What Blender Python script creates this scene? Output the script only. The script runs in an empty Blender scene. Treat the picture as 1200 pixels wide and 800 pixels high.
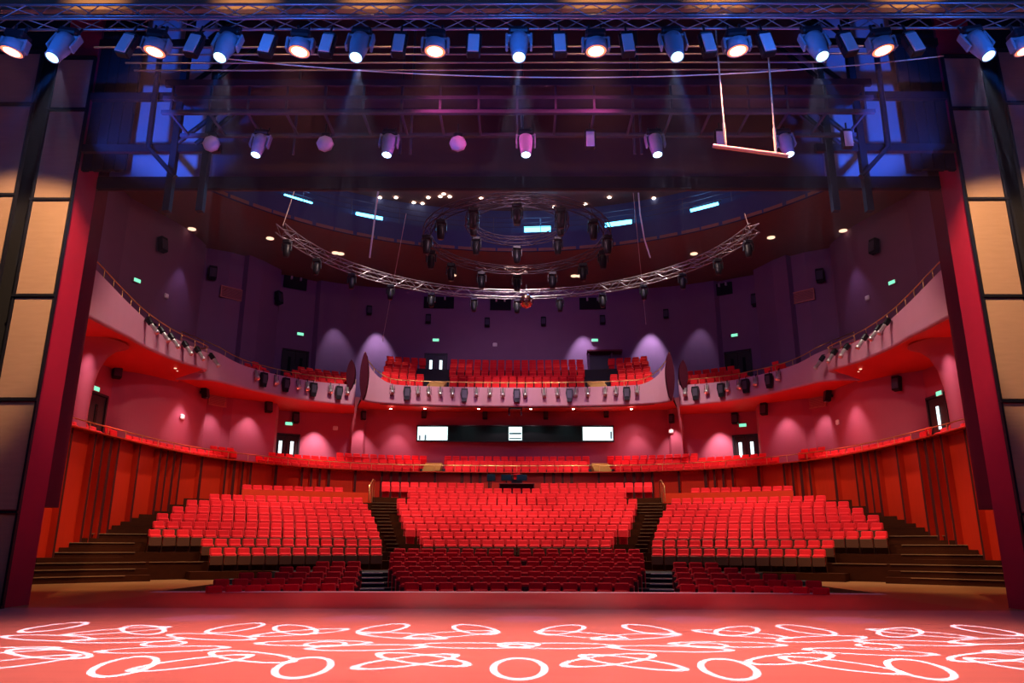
import bpy, bmesh, math, random
from mathutils import Vector, Matrix
random.seed(7)
S = bpy.context.scene
COL = S.collection
PI = math.pi
# ------------------------------------------------------------------ camera
FPX, TH, CAMZ, CX = 880.0, math.radians(15.2), 1.35, 606.0
cam = bpy.data.objects.new('camera', bpy.data.cameras.new('camera'))
COL.objects.link(cam)
cam.data.sensor_width = 36.0
cam.data.lens = FPX / 1200 * 36
cam.data.clip_end = 300
yaw = math.atan((CX - 600) / FPX)
cam.matrix_world = (Matrix.Translation((0, 0, CAMZ)) @ Matrix.Rotation(yaw, 4, 'Z') @
                    Matrix.Rotation(PI / 2 + TH, 4, 'X') @ Matrix.Rotation(math.radians(0.15), 4, 'Z'))
S.camera = cam

def at(px, py, Y=None, Z=None):
    """a measured picture point on the plane of depth Y or of height Z, as a world point"""
    x, y = (px - CX) / FPX, (400 - py) / FPX
    dx, dy, dz = x, math.cos(TH) - y * math.sin(TH), math.sin(TH) + y * math.cos(TH)
    t = Y / dy if Y is not None else (Z - CAMZ) / dz
    return Vector((dx * t, dy * t, CAMZ + dz * t))

# ------------------------------------------------------------------ materials
MATS = {}
def mat(name, col, rough=0.6, metal=0.0, noise=0.12, scale=6.0, bump=0.0, stretch=(1, 1, 1), coat=0.0, spec=0.25, sheen=0.0):
    m = bpy.data.materials.new(name); m.use_nodes = True
    nt = m.node_tree; N = nt.nodes; L = nt.links
    b = N['Principled BSDF']
    b.inputs['Roughness'].default_value = rough
    b.inputs['Metallic'].default_value = metal
    b.inputs['Specular IOR Level'].default_value = spec
    b.inputs['Coat Weight'].default_value = coat
    if sheen:
        b.inputs['Sheen Weight'].default_value = sheen; b.inputs['Sheen Roughness'].default_value = .45; b.inputs['Sheen Tint'].default_value = (1, .42, .42, 1)
    tc = N.new('ShaderNodeTexCoord'); mp = N.new('ShaderNodeMapping')
    mp.inputs['Scale'].default_value = stretch
    nz = N.new('ShaderNodeTexNoise'); nz.inputs['Scale'].default_value = scale; nz.inputs['Detail'].default_value = 4
    L.new(tc.outputs['Object'], mp.inputs['Vector']); L.new(mp.outputs['Vector'], nz.inputs['Vector'])
    mx = N.new('ShaderNodeMix'); mx.data_type = 'RGBA'
    a = [max(0, c * (1 - noise)) for c in col]; c2 = [min(1, c * (1 + noise)) for c in col]
    mx.inputs[6].default_value = (*a, 1); mx.inputs[7].default_value = (*c2, 1)
    L.new(nz.outputs['Fac'], mx.inputs[0]); L.new(mx.outputs[2], b.inputs['Base Color'])
    if bump:
        bp = N.new('ShaderNodeBump'); bp.inputs['Strength'].default_value = bump; bp.inputs['Distance'].default_value = 0.02
        L.new(nz.outputs['Fac'], bp.inputs['Height']); L.new(bp.outputs['Normal'], b.inputs['Normal'])
    MATS[name] = m
    return m
def emat(name, col, strength):
    m = bpy.data.materials.new(name); m.use_nodes = True
    nt = m.node_tree; b = nt.nodes['Principled BSDF']
    b.inputs['Base Color'].default_value = (0.02, 0.02, 0.02, 1)
    b.inputs['Emission Color'].default_value = (*col, 1)
    b.inputs['Emission Strength'].default_value = strength
    MATS[name] = m
    return m

mat('seat_fabric', (0.70, 0.016, 0.024), 0.8, noise=0.1, scale=20, spec=.08, sheen=.45)
mat('seat_fabric_dim', (0.55, 0.010, 0.022), 0.8, noise=0.12, scale=20, spec=.08, sheen=.45)  # same fabric, weaker light on the front rows put into a darker red
mat('seat_wood', (0.085, 0.028, 0.008), 0.5, noise=0.3, scale=5, stretch=(1, 1, 8))
mat('panel_wood', (0.46, 0.020, 0.004), 0.5, noise=0.12, scale=2.5, stretch=(4, 4, .4))
mat('panel_wood_orange', (0.66, 0.036, 0.005), 0.5, noise=0.1, scale=2.5)
mat('groove_shade', (0.05, 0.004, 0.003), 0.7)  # shadow inside the wall grooves, put into a darker wood colour
mat('tier_wood', (0.046, 0.011, 0.003), 0.55, noise=0.3, scale=1.2, stretch=(1, 6, 6), spec=.06)
mat('apron_redlit_wood', (0.26, 0.03, 0.03), 0.34, noise=0.25, scale=1.0, stretch=(.5, 5, 5))  # same wood as the wings, with red stage light put into its colour
mat('apron_wood', (0.26, 0.12, 0.045), 0.34, noise=0.25, scale=1.0, stretch=(.5, 5, 5))
mat('vinyl', (0.42, 0.21, 0.19), 0.36, noise=0.16, scale=1.3, stretch=(.25, 2.2, 1), spec=0.4)
mat('edge_grey', (0.62, 0.62, 0.66), 0.5)
mat('carpet', (0.03, 0.03, 0.035), 0.9)
mat('nosing_wood', (0.26, 0.13, 0.055), 0.5)
mat('nosing', (0.55, 0.55, 0.5), 0.5)
mat('gold_metal', (0.66, 0.42, 0.16), 0.35, 0.9)
mat('step_wood', (0.5, 0.28, 0.07), 0.5)
mat('plaster_lower', (0.36, 0.065, 0.105), 0.7, noise=0.06, scale=1.0)  # mauve plaster with the red light put into its colour
mat('plaster_upper', (0.19, 0.095, 0.17), 0.7, noise=0.08, scale=1.0)
mat('plaster_front', (0.46, 0.22, 0.31), 0.6, noise=0.07, scale=1.5)
mat('plaster_soffit_bounce', (0.62, 0.035, 0.022), 0.6, noise=0.05, scale=1.0)  # mauve plaster with red bounce from the seats put into its colour
mat('ceiling_paint', (0.22, 0.11, 0.07), 0.8)
mat('ceiling_upper', (0.20, 0.09, 0.07), 0.8)
mat('navy', (0.03, 0.045, 0.12), 0.7)
mat('jamb_paint', (0.36, 0.012, 0.04), 0.6, noise=0.05)
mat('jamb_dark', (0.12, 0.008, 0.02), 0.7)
mat('fin_dark', (0.05, 0.006, 0.016), 0.8, spec=.05)
mat('black_cloth', (0.008, 0.008, 0.010), 0.95)
mat('black_metal', (0.012, 0.013, 0.018), 0.4, 0.3)
mat('steel_dark', (0.07, 0.06, 0.09), 0.5, 0.5)
mat('concrete', (0.24, 0.25, 0.30), 0.8, noise=0.25, scale=1.2, stretch=(1, 1, .3))
mat('header_wall', (0.085, 0.035, 0.045), 0.8, noise=0.25, scale=.8)
mat('border_cloth', (0.16, 0.10, 0.06), 0.9, noise=0.2, scale=1.0)
mat('aluminium', (0.55, 0.55, 0.6), 0.35, 0.9)
mat('truss_grey', (0.22, 0.2, 0.24), 0.4, 0.8)
mat('head_plastic', (0.17, 0.19, 0.24), 0.35)
mat('grey_plate', (0.42, 0.36, 0.40), 0.5)
mat('silver', (0.6, 0.6, 0.62), 0.3, 0.8)
mat('tan_panel', (0.32, 0.20, 0.12), 0.75, noise=0.14, scale=2.0, stretch=(1, 1, 6))
mat('rope', (0.3, 0.3, 0.24), 0.9, noise=0.5, scale=40)
mat('bar_wood', (0.6, 0.33, 0.25), 0.5)
mat('door_black', (0.012, 0.013, 0.015), 0.4)
mat('vent_grille', (0.5, 0.2, 0.16), 0.6)
mat('plate_white', (0.75, 0.7, 0.66), 0.5)
emat('lens_blue', (0.35, 0.75, 1.0), 5)
emat('lens_far', (0.5, 0.85, 1.0), 9)
emat('lens_warm', (1.0, 0.62, 0.42), 9)
emat('lens_rim_red', (1.0, 0.16, 0.07), 2.6)
emat('tube_blue', (0.10, 0.58, 1.0), 7)
emat('downlight', (1.0, 0.85, 0.7), 16)
emat('downlight_soft', (1.0, 0.62, 0.42), 1.6)
emat('exit_green', (0.25, 1.0, 0.62), 1.1)
emat('lit_glass', (0.75, 0.95, 1.0), 2.2)
emat('lit_window', (0.80, 1.0, 1.0), 1.5)
mat('blue_shelf', (0.1, 0.35, 0.4), 0.5)
mat('screen_glass', (0.004, 0.012, 0.012), 0.15)

def mirror_mat():
    m = mat('mirror_facets', (0.75, 0.45, 0.42), 0.12, 1.0)
    return m
mirror_mat()

# ------------------------------------------------------------------ mesh builder
class MB:
    def __init__(s): s.v = []; s.f = []; s.sm = []
    def add(s, vs, fs, M=None, smooth=False):
        b = len(s.v)
        s.v.extend([tuple(M @ Vector(p)) if M is not None else tuple(p) for p in vs])
        s.f.extend([tuple(b + i for i in f) for f in fs]); s.sm.extend([smooth] * len(fs))
        return s
    def box(s, c, d, M=None):
        x, y, z = [k / 2 for k in d]; cx, cy, cz = c
        vs = [(cx + i * x, cy + j * y, cz + k * z) for i in (-1, 1) for j in (-1, 1) for k in (-1, 1)]
        return s.add(vs, [(0, 1, 3, 2), (4, 6, 7, 5), (0, 4, 5, 1), (2, 3, 7, 6), (0, 2, 6, 4), (1, 5, 7, 3)], M)
    def rbox(s, c, d, r=0.02, M=None):
        """box with chamfered edges"""
        bm = bmesh.new(); bmesh.ops.create_cube(bm, size=1.0)
        for v in bm.verts: v.co = Vector((v.co.x * d[0], v.co.y * d[1], v.co.z * d[2]))
        bmesh.ops.bevel(bm, geom=list(bm.edges), offset=min(r, min(d) * .45), segments=1, affect='EDGES', profile=.5)
        bm.verts.ensure_lookup_table()
        vs = [v.co + Vector(c) for v in bm.verts]; fs = [[v.index for v in f.verts] for f in bm.faces]
        bm.free()
        return s.add(vs, fs, M)
    def tube(s, pts, r, n=6, M=None, cap=True, closed=False):
        pts = [Vector(p) for p in pts]; k = len(pts); vs = []; fs = []
        for i, p in enumerate(pts):
            a = pts[(i - 1) % k] if (closed or i > 0) else p
            b = pts[(i + 1) % k] if (closed or i < k - 1) else p
            t = (b - a)
            t = t.normalized() if t.length > 1e-9 else Vector((0, 0, 1))
            u = t.cross(Vector((0, 0, 1)))
            if u.length < 1e-3: u = t.cross(Vector((1, 0, 0)))
            u.normalize(); w = u.cross(t)
            for q in range(n):
                g = 2 * PI * q / n
                vs.append(p + u * (r * math.cos(g)) + w * (r * math.sin(g)))
        for i in range(k if closed else k - 1):
            for q in range(n):
                j = (i + 1) % k
                fs.append((i * n + q, i * n + (q + 1) % n, j * n + (q + 1) % n, j * n + q))
        s.add(vs, fs, M, True)
        if cap and not closed:
            s.add(vs[:n], [tuple(range(n - 1, -1, -1))], M); s.add(vs[-n:], [tuple(range(n))], M)
        return s
    def lathe(s, prof, n=16, M=None, smooth=True):
        """profile of (radius, z) turned round z"""
        vs = []; fs = []
        for r, z in prof:
            for q in range(n):
                g = 2 * PI * q / n; vs.append((r * math.cos(g), r * math.sin(g), z))
        for i in range(len(prof) - 1):
            for q in range(n):
                fs.append((i * n + q, i * n + (q + 1) % n, (i + 1) * n + (q + 1) % n, (i + 1) * n + q))
        return s.add(vs, fs, M, smooth)
    def disc(s, r, z=0, n=16, M=None):
        return s.add([(r * math.cos(2 * PI * q / n), r * math.sin(2 * PI * q / n), z) for q in range(n)], [tuple(range(n))], M)
    def prism(s, poly, z0, z1, M=None):
        n = len(poly)
        vs = [(x, y, z0) for x, y in poly] + [(x, y, z1) for x, y in poly]
        fs = [tuple(range(n - 1, -1, -1)), tuple(range(n, 2 * n))] + [(i, (i + 1) % n, n + (i + 1) % n, n + i) for i in range(n)]
        return s.add(vs, fs, M)
    def wall(s, pts, z0, z1, t, smooth=False):
        """upright strip along a plan path; z0 / z1 are numbers or one per point; t is the thickness to the path's right"""
        n = len(pts); o = offset(pts, t)
        Z0 = z0 if isinstance(z0, (list, tuple)) else [z0] * n
        Z1 = z1 if isinstance(z1, (list, tuple)) else [z1] * n
        vs = []
        for i in range(n):
            vs += [(pts[i][0], pts[i][1], Z0[i]), (pts[i][0], pts[i][1], Z1[i]), (o[i][0], o[i][1], Z1[i]), (o[i][0], o[i][1], Z0[i])]
        fs = []
        for i in range(n - 1):
            a, b = i * 4, i * 4 + 4
            for q in range(4):
                fs.append((a + q, a + (q + 1) % 4, b + (q + 1) % 4, b + q))
        s.add(vs, fs, None, smooth)
        s.add(vs[:4], [(0, 1, 2, 3)]); s.add(vs[-4:], [(3, 2, 1, 0)])
        return s
    def slab(s, a, b, za, zb, t):
        """slab between two plan paths of equal length, heights za and zb on top, thickness t downwards"""
        n = len(a); vs = []
        for i in range(n):
            vs += [(a[i][0], a[i][1], za), (b[i][0], b[i][1], zb), (b[i][0], b[i][1], zb - t), (a[i][0], a[i][1], za - t)]
        fs = []
        for i in range(n - 1):
            p, q = i * 4, i * 4 + 4
            for k in range(4):
                fs.append((p + k, p + (k + 1) % 4, q + (k + 1) % 4, q + k))
        fs += [(0, 1, 2, 3), (4 * n - 1, 4 * n - 2, 4 * n - 3, 4 * n - 4)]
        return s.add(vs, fs)
    def mesh(s, name):
        me = bpy.data.meshes.new(name); me.from_pydata(s.v, [], s.f)
        me.polygons.foreach_set('use_smooth', s.sm); me.update()
        bm = bmesh.new(); bm.from_mesh(me); bmesh.ops.recalc_face_normals(bm, faces=bm.faces); bm.to_mesh(me); bm.free()
        return me
    def build(s, name, m, parent=None, loc=None, M=None):
        me = s.mesh(name); me.materials.append(MATS[m])
        return link(name, me, parent, loc, M)
def link(name, me, parent=None, loc=None, M=None):
    o = bpy.data.objects.new(name, me); COL.objects.link(o)
    if M is not None: o.matrix_world = M
    elif loc is not None: o.location = loc
    if parent is not None: o.parent = parent
    return o
def offset(pts, t):
    out = []
    n = len(pts)
    for i in range(n):
        a = Vector(pts[max(i - 1, 0)][:2]); b = Vector(pts[min(i + 1, n - 1)][:2])
        d = (b - a).normalized(); out.append((pts[i][0] + d.y * t, pts[i][1] - d.x * t))
    return out
def spline(P, n=8):
    """Catmull-Rom through the points (any dimension)"""
    out = []
    for i in range(len(P) - 1):
        p0, p1, p2, p3 = P[max(i - 1, 0)], P[i], P[i + 1], P[min(i + 2, len(P) - 1)]
        for k in range(n):
            t = k / n
            out.append(tuple(.5 * (2 * b + (c - a) * t + (2 * a - 5 * b + 4 * c - d) * t * t + (3 * b - a - 3 * c + d) * t ** 3) for a, b, c, d in zip(p0, p1, p2, p3)))
    out.append(tuple(P[-1])); return out
def resample(P, n):
    L = [0]
    for a, b in zip(P, P[1:]): L.append(L[-1] + math.dist(a, b))
    out = []; j = 0
    for i in range(n):
        s = L[-1] * i / (n - 1)
        while j < len(P) - 2 and L[j + 1] < s: j += 1
        k = (s - L[j]) / max(L[j + 1] - L[j], 1e-9)
        out.append(tuple(a + (b - a) * k for a, b in zip(P[j], P[j + 1])))
    return out
def plen(P): return sum(math.dist(a, b) for a, b in zip(P, P[1:]))
def mir(P, s): return [(p[0] * s, *p[1:]) for p in P]
def tag(o, label=None, cat=None, group=None, kind=None):
    if label: o['label'] = label
    if cat: o['category'] = cat
    if group: o['group'] = group
    if kind: o['kind'] = kind
    return o
def struct(o, label, cat='structure'):
    return tag(o, label, cat, None, 'structure')
def empty(name, loc=(0, 0, 0), rot=None):
    o = bpy.data.objects.new(name, None); COL.objects.link(o); o.location = loc; o.empty_display_size = .2
    if rot is not None: o.rotation_euler = rot
    return o
def copy_tree(o, parent=None):
    c = o.copy(); COL.objects.link(c)
    if parent is not None: c.parent = parent
    for ch in CH.get(o.name, []) if parent is None else list(o.children): copy_tree(ch, c)
    return c
CH = {}
def proto(o): CH[o.name] = list(o.children); return o
ORD = 'first second third fourth fifth sixth seventh eighth ninth tenth eleventh twelfth thirteenth fourteenth fifteenth sixteenth seventeenth eighteenth nineteenth twentieth'.split()
TENS = {20: 'twenty', 30: 'thirty'}
def nth(i):
    if i < 20: return ORD[i]
    return 'twenty-' + ORD[i - 20]
SIDE = {-1: 'left', 1: 'right'}
def light(kind, name, loc, power, col=(1, 1, 1), target=None, size=.3, cone=60, blend=.5):
    d = bpy.data.lights.new(name, kind); d.energy = power; d.color = col
    if kind == 'AREA': d.size = size
    else: d.shadow_soft_size = size
    if kind == 'SPOT': d.spot_size = math.radians(cone); d.spot_blend = blend
    o = bpy.data.objects.new(name, d); COL.objects.link(o); o.location = loc
    if target is not None:
        o.rotation_euler = (Vector(target) - Vector(loc)).to_track_quat('-Z', 'Y').to_euler()
    return o

# ================================================================== plan of the hall
RC = 10.9                                       # all stall rows are arcs about (0, RC)
RAIL = spline([(-17.0, 19.5), (-17.6, 24), (-17.9, 29.6), (-17.75, 33.5), (-17.4, 37), (-16.7, 40), (-15, 43), (-12.6, 45.6), (-9, 47.7), (-5.7, 48.45), (0, 48.8)], 10)
RAIL_FULL = RAIL + mir(RAIL[:-1][::-1], -1)
LOWER = [(-20.3, 19), (-20.3, 36.4)] + spline([(-20.3, 36.8), (-19.5, 37.6), (-18.8, 39), (-18.4, 40.8), (-18.25, 42.5), (-18.3, 43.6)], 8) + \
        [(-18.6, 43.7), (-18.6, 44.0), (-17.9, 45.1), (-17.65, 45.2), (-17.4, 45.3), (-15.3, 47.2), (-15.6, 48.6), (-16.3, 49.4), (-14.6, 50.3), (-13.2, 50.6), (-11.4, 51.0), (-11.2, 50.8), (-10.5, 51.2), (-10.4, 51.5), (-6, 52.3), (0, 52.6)]
UPPER = [(-21.9, 19), (-21.9, 37)] + spline([(-22, 39), (-21.3, 41), (-20.7, 43), (-20.5, 45), (-20.5, 46)], 8) + \
        [(-20.8, 46.1), (-20.6, 46.5), (-19.3, 47.2), (-18.6, 47.9), (-18.2, 47.7), (-17.6, 48.8), (-16.9, 50.6), (-17.4, 51.4), (-15.0, 53.0)] + spline([(-14.6, 52.8), (-12, 54.0), (-8, 54.8), (0, 55.1)], 6)

def wall_x(Y):
    for a, b in zip(RAIL, RAIL[1:]):
        if a[1] <= Y <= b[1]: return a[0] + (b[0] - a[0]) * (Y - a[1]) / max(b[1] - a[1], 1e-9)
    return -17.0 if Y < 20 else 0.0
def arc(R, a0, a1, n): return [(R * math.sin(a0 + (a1 - a0) * i / (n - 1)), RC + R * math.cos(a0 + (a1 - a0) * i / (n - 1))) for i in range(n)]
def amax(R, gap=.06):
    a = 0.0
    while a < 1.3:
        x, y = -R * math.sin(a), RC + R * math.cos(a)
        if x < wall_x(y) + gap: break
        a += .002
    return a
RJ = lambda j: 25.4 + j * 1.0
ZJ = lambda j: .68 + .37 * j

# ------------------------------------------------------------------ floors
mb = MB()
mb.prism([(-19, -5), (19, -5), (19, 17.4), (10.2, 17.4), (10.2, 23.62), (6, 23.85), (0, 23.95), (-6, 23.85), (-10.2, 23.62), (-10.2, 17.4), (-19, 17.4)], -1.4, 0)
o = mb.build('floor', 'apron_redlit_wood'); struct(o, 'wooden stage floor and apron running out to the seats', 'stage floor')
mb = MB()
for s in (-1, 1): mb.prism([(s * 10.2, 17.4), (s * 18.2, 17.4), (s * 18.2, 33.5), (s * 13.5, 34.5), (s * 10.8, 34.5), (s * 10.8, 23.6), (s * 10.2, 23.62)][::int(s)], -1.4, 0)
o = mb.build('floor_wing', 'apron_wood'); struct(o, 'tan wooden side aprons beyond the stage edge', 'stage floor')
mb = MB(); mb.box((0, 7.9, .004), (22.2, 19.0, .008))
o = mb.build('dance_mat', 'vinyl'); tag(o, 'worn vinyl dance mat covering the stage floor up to the apron', 'dance mat')

mb = MB(); E = [(-10.8, 23.60), (-6, 23.85), (0, 23.95), (6, 23.85), (10.8, 23.60)]
mb.slab(offset(E, .5), offset(E, -.01), .006, .006, .05)
o = mb.build('trim_10', 'edge_grey'); struct(o, 'grey metal lip along the front edge of the stage', 'stage edge')
# front stalls: sunken, gently stepped
RI = lambda i: 14.9 + .92 * i
ZI = lambda i: -.73 + .147 * i
mb = MB()
for i in range(8):
    r0 = RI(i) - .5 if i else 12.6; r1 = RI(i + 1) - .5 if i < 7 else RJ(-1) - .5
    lim = .80 if i < 7 else .44
    a = min(math.asin(min(.99, 10.7 / max(r1, 12.9))), lim)
    mb.slab(arc(r0, -a, a, 33), arc(r1, -a, a, 33), ZI(i), ZI(i), .9)
o = mb.build('floor_front_stalls', 'carpet'); struct(o, 'dark stepped floor under the front stalls', 'floor')
# raised stalls
mb = MB(); half = MB()
AIN = [5.94, 6.13, 6.42, 6.73, 7.04, 7.4, 7.77, 8.25, 8.5, 8.7]      # inner ends of the side rows (j = -1 .. 8)
CW = [16, 17, 20, 21, 22, 23, 24, 22, 23, 29]                        # seats in the middle rows (j = 0 .. 9)
for j in range(-1, 10):
    r0 = RJ(j) - .55; r1 = RJ(j + 1) - .55 if j < 9 else 40.2
    a = amax(r0)
    if j == -1: a = math.asin(12.9 / r0)
    if j == 9: a = amax(37.3)
    if j == 9: mb.slab(arc(r0, -math.asin(8.3 / r0), math.asin(8.3 / r0), 41), arc(37.6, -math.asin(8.3 / 37.6), math.asin(8.3 / 37.6), 41), ZJ(j), ZJ(j), 1.5)
    else: mb.slab(arc(r0, -a, a, 61), arc(r1, -a, a, 61), ZJ(j), ZJ(j), ZJ(j) + .9 if j < 2 else 1.2)
    if j >= 0:
        ci = CW[min(j, 9)] * .55 / 2 / RJ(j) + .01
        ai = math.asin(AIN[min(j + 1, 9)] / RJ(j)) - .012
        for s in (-1, 1):
            if ai > ci: half.slab(arc(r0 - .46, s * ci, s * ai, 6), arc(r0 - .003, s * ci, s * ai, 6), ZJ(j) - .185, ZJ(j) - .185, .17)
            if 1 <= j <= 6:
                a2 = amax(r0 - .5) ; a1 = math.asin(15.9 / r0)
                if a2 > a1: half.slab(arc(r0 - .5, s * a1, s * a2, 4), arc(r0 - .003, s * a1, s * a2, 4), ZJ(j) - .185, ZJ(j) - .185, .17)
o = mb.build('floor_stalls', 'tier_wood'); struct(o, 'brown wooden curved tiers under the raised stalls', 'floor')
o = half.build('floor_aisle_steps', 'tier_wood'); struct(o, 'brown wooden half steps in the stall aisles', 'steps')
# three broad steps from the side aprons
mb = MB()
for s in (-1, 1):
    for k, (dr, z) in enumerate(((.62, .45), (1.2, .225))):
        r1 = RJ(0) - .553
        a1 = math.asin(14.7 / r1); a2 = amax(r1 - dr)
        mb.slab(arc(r1 - dr, s * a1, s * a2, 8), arc(r1 if k == 0 else r1 - .622, s * a1, s * a2, 8), z, z, z)
o = mb.build('floor_side_steps', 'tier_wood'); struct(o, 'broad dark steps climbing from the side aprons', 'steps')
# pale nosings of steps
mb = MB()
for i in range(1, 8):
    for s in (-1, 1):
        a0 = (3.95 + .16 * i) / RI(i) + .02; a1 = a0 + .95 / RI(i)
        mb.slab(arc(RI(i) - .62, s * a0, s * a1, 4), arc(RI(i) - .48, s * a0, s * a1, 4), ZI(i) + .012, ZI(i) + .012, .04)
o = mb.build('trim_1', 'nosing'); struct(o, 'pale nosings on the steps between the front seat blocks', 'nosing')
mb = MB()
for s in (-1, 1):
    for r, z, x0 in ((RJ(0) - .56, .68, 14.7), (RJ(0) - 1.18, .45, 14.7), (RJ(0) - 1.76, .225, 14.7), (RJ(1) - .56, 1.05, 15.5), (RJ(2) - .56, 1.42, 16.0), (RJ(0) - .56, .68, 12.9), (RJ(3) - .56, 1.79, 16.1)):
        a0 = math.asin(x0 / r); a1 = math.asin(14.6 / r) if x0 == 12.9 else amax(r)
        mb.slab(arc(r - .03, s * a0, s * a1, 8), arc(r + .03, s * a0, s * a1, 8), z + .012, z + .012, .03)
    for j in range(1, 9):
        ci = CW[j] * .55 / 2 / RJ(j) + .012; ai = math.asin(AIN[j + 1] / RJ(j)) - .014
        for r, z in ((RJ(j) - .56, ZJ(j)), (RJ(j) - 1.02, ZJ(j) - .185)):
            if ai > ci: mb.slab(arc(r - .02, s * ci, s * ai, 5), arc(r + .02, s * ci, s * ai, 5), z + .008, z + .008, .02)
o = mb.build('trim_2', 'nosing_wood'); struct(o, 'worn wooden nosings along the stall steps', 'nosing')

# ------------------------------------------------------------------ parterre wall with upright grooves
def grooved(path, z0, z1):
    L = plen(path); n = int(L / .05); P = resample(path, n); O = offset(P, .26)
    pat = [(1.55, 0), (.17, 1), (.42, 0), (.17, 1), (.40, 0), (.17, 1), (.40, 0), (.17, 1), (1.5, 0), (.17, 1)]
    prof = []; s = 0.0; k = 0
    m = MB(); seg = []
    while s < L:
        w, g = pat[k % len(pat)]; seg.append((s, min(s + w, L), g)); s += w; k += 1
    pts = []; G = []
    for a, b, g in seg:
        G.append((len(pts), g)); nn = max(2, int((b - a) / .3) + 2)
        for q in range(nn):
            t = min(n - 1, int((a + (b - a) * q / (nn - 1)) / L * (n - 1)))
            pts.append((O if g else P)[t])
    return pts, G
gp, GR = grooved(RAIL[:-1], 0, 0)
full = gp + mir(gp[::-1], -1)
for s, nm in ((-1, 'left'), (1, 'right')):
    m = MB(); pts = mir(gp, -s) if s == 1 else gp
    pts = gp if s == -1 else mir(gp, -1)
    n = len(pts); vs = []
    for p in pts: vs += [(p[0], p[1], -.2), (p[0], p[1], 5.82)]
    m.add(vs, [(2 * i, 2 * i + 1, 2 * i + 3, 2 * i + 2) for i in range(n - 1)])
    bk = offset(mir(RAIL, 1) if s == -1 else mir(RAIL, -1), .5 if s == -1 else -.5)
    fr = RAIL if s == -1 else mir(RAIL, -1)
    m.slab(fr, bk, 5.87, 5.87, .05)                       # ledge on top
    o = m.build('wall_parterre_' + nm, 'panel_wood'); o.data.materials.append(MATS['groove_shade'])
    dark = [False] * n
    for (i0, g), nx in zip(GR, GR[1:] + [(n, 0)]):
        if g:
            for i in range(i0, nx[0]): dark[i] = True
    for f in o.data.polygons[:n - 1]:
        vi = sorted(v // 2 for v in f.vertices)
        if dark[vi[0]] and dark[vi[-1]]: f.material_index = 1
    struct(o, 'red wooden wall with upright grooves round the %s stalls' % nm, 'wall')
# low wooden fronts between the stalls and the parterre
for s in (-1, 1):
    m = MB(); r = 33.0
    a0, a1 = math.asin(8.2 / r), math.asin(14.6 / r)
    m.slab(arc(r, s * a0, s * a1, 24), arc(r + .15, s * a0, s * a1, 24), 4.2, 4.2, 1.5)
    m.slab(arc(r + .15, s * a0, s * (a1 - .02), 24), arc(36.2, s * a0, s * (a1 - .02), 24), 3.6, 3.6, .4)
    o = m.build('wall_box_' + SIDE[s], 'panel_wood_orange'); struct(o, 'plain orange-red wooden front behind the %s stalls' % SIDE[s], 'wall')

# ------------------------------------------------------------------ parterre floor
def both(P): return P + mir(P[:-1][::-1], -1)
N_ = 160
ra = resample(RAIL_FULL, N_); lo = resample(both(LOWER), N_)
m = MB()
def off_full(t): return offset(ra, -t)
m.slab(offset(ra, -.02), offset(ra, -1.25), 5.45, 5.45, .5)
m.slab(offset(ra, -1.25), offset(ra, -2.2), 5.88, 5.88, .9)
cpart = [i for i in range(N_) if abs(ra[i][0]) < 13 and ra[i][1] > 40]
m.slab([offset(ra, -2.2)[i] for i in cpart], [offset(ra, -4.2)[i] for i in cpart], 6.3, 6.3, 1.2)
m.slab(offset(ra, -2.2), offset(ra, -4.0), 5.80, 5.80, .7)
o = m.build('floor_parterre', 'carpet'); struct(o, 'stepped floor of the raised ring of seats', 'floor')

# ------------------------------------------------------------------ walls
for s in (-1, 1):
    m = MB(); P = mir(LOWER, -s) if s == 1 else LOWER
    P = LOWER if s == -1 else mir(LOWER, -1)
    m.wall(P, 5.0, 11.2, -.25 if s == -1 else .25, True)
    o = m.build('wall_lower_' + SIDE[s], 'plaster_lower'); struct(o, '%s crimson-tinted plaster wall under the balcony with rounded bulge' % SIDE[s], 'wall')
    m = MB(); P = UPPER if s == -1 else mir(UPPER, -1)
    m.wall(P, 10.0, 20.6, -.25 if s == -1 else .25)
    o = m.build('wall_upper_' + SIDE[s], 'plaster_upper'); struct(o, '%s dim purple wall above the balcony with folds' % SIDE[s], 'wall')
for o in [x for x in COL.objects if x.name.startswith('wall_lower') or x.name.startswith('wall_upper')]:
    bm = bmesh.new(); bm.from_mesh(o.data)
    bm.free()
    for p in o.data.polygons: p.use_smooth = False
# flared column by each proscenium side, and plain pilaster strips
for s in (-1, 1):
    m = MB(); prof = [(.38, 5.2), (.38, 7.0), (.42, 8.0), (.55, 8.8), (.8, 9.4), (1.25, 9.85), (1.6, 9.95)]
    m.lathe(prof, 28, Matrix.Translation((s * 18.95, 32.0, 0)))
    o = m.build('trim_3' if s == -1 else 'trim_4', 'plaster_lower'); struct(o, 'pink %s column flaring into the balcony underside' % SIDE[s], 'column')

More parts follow.
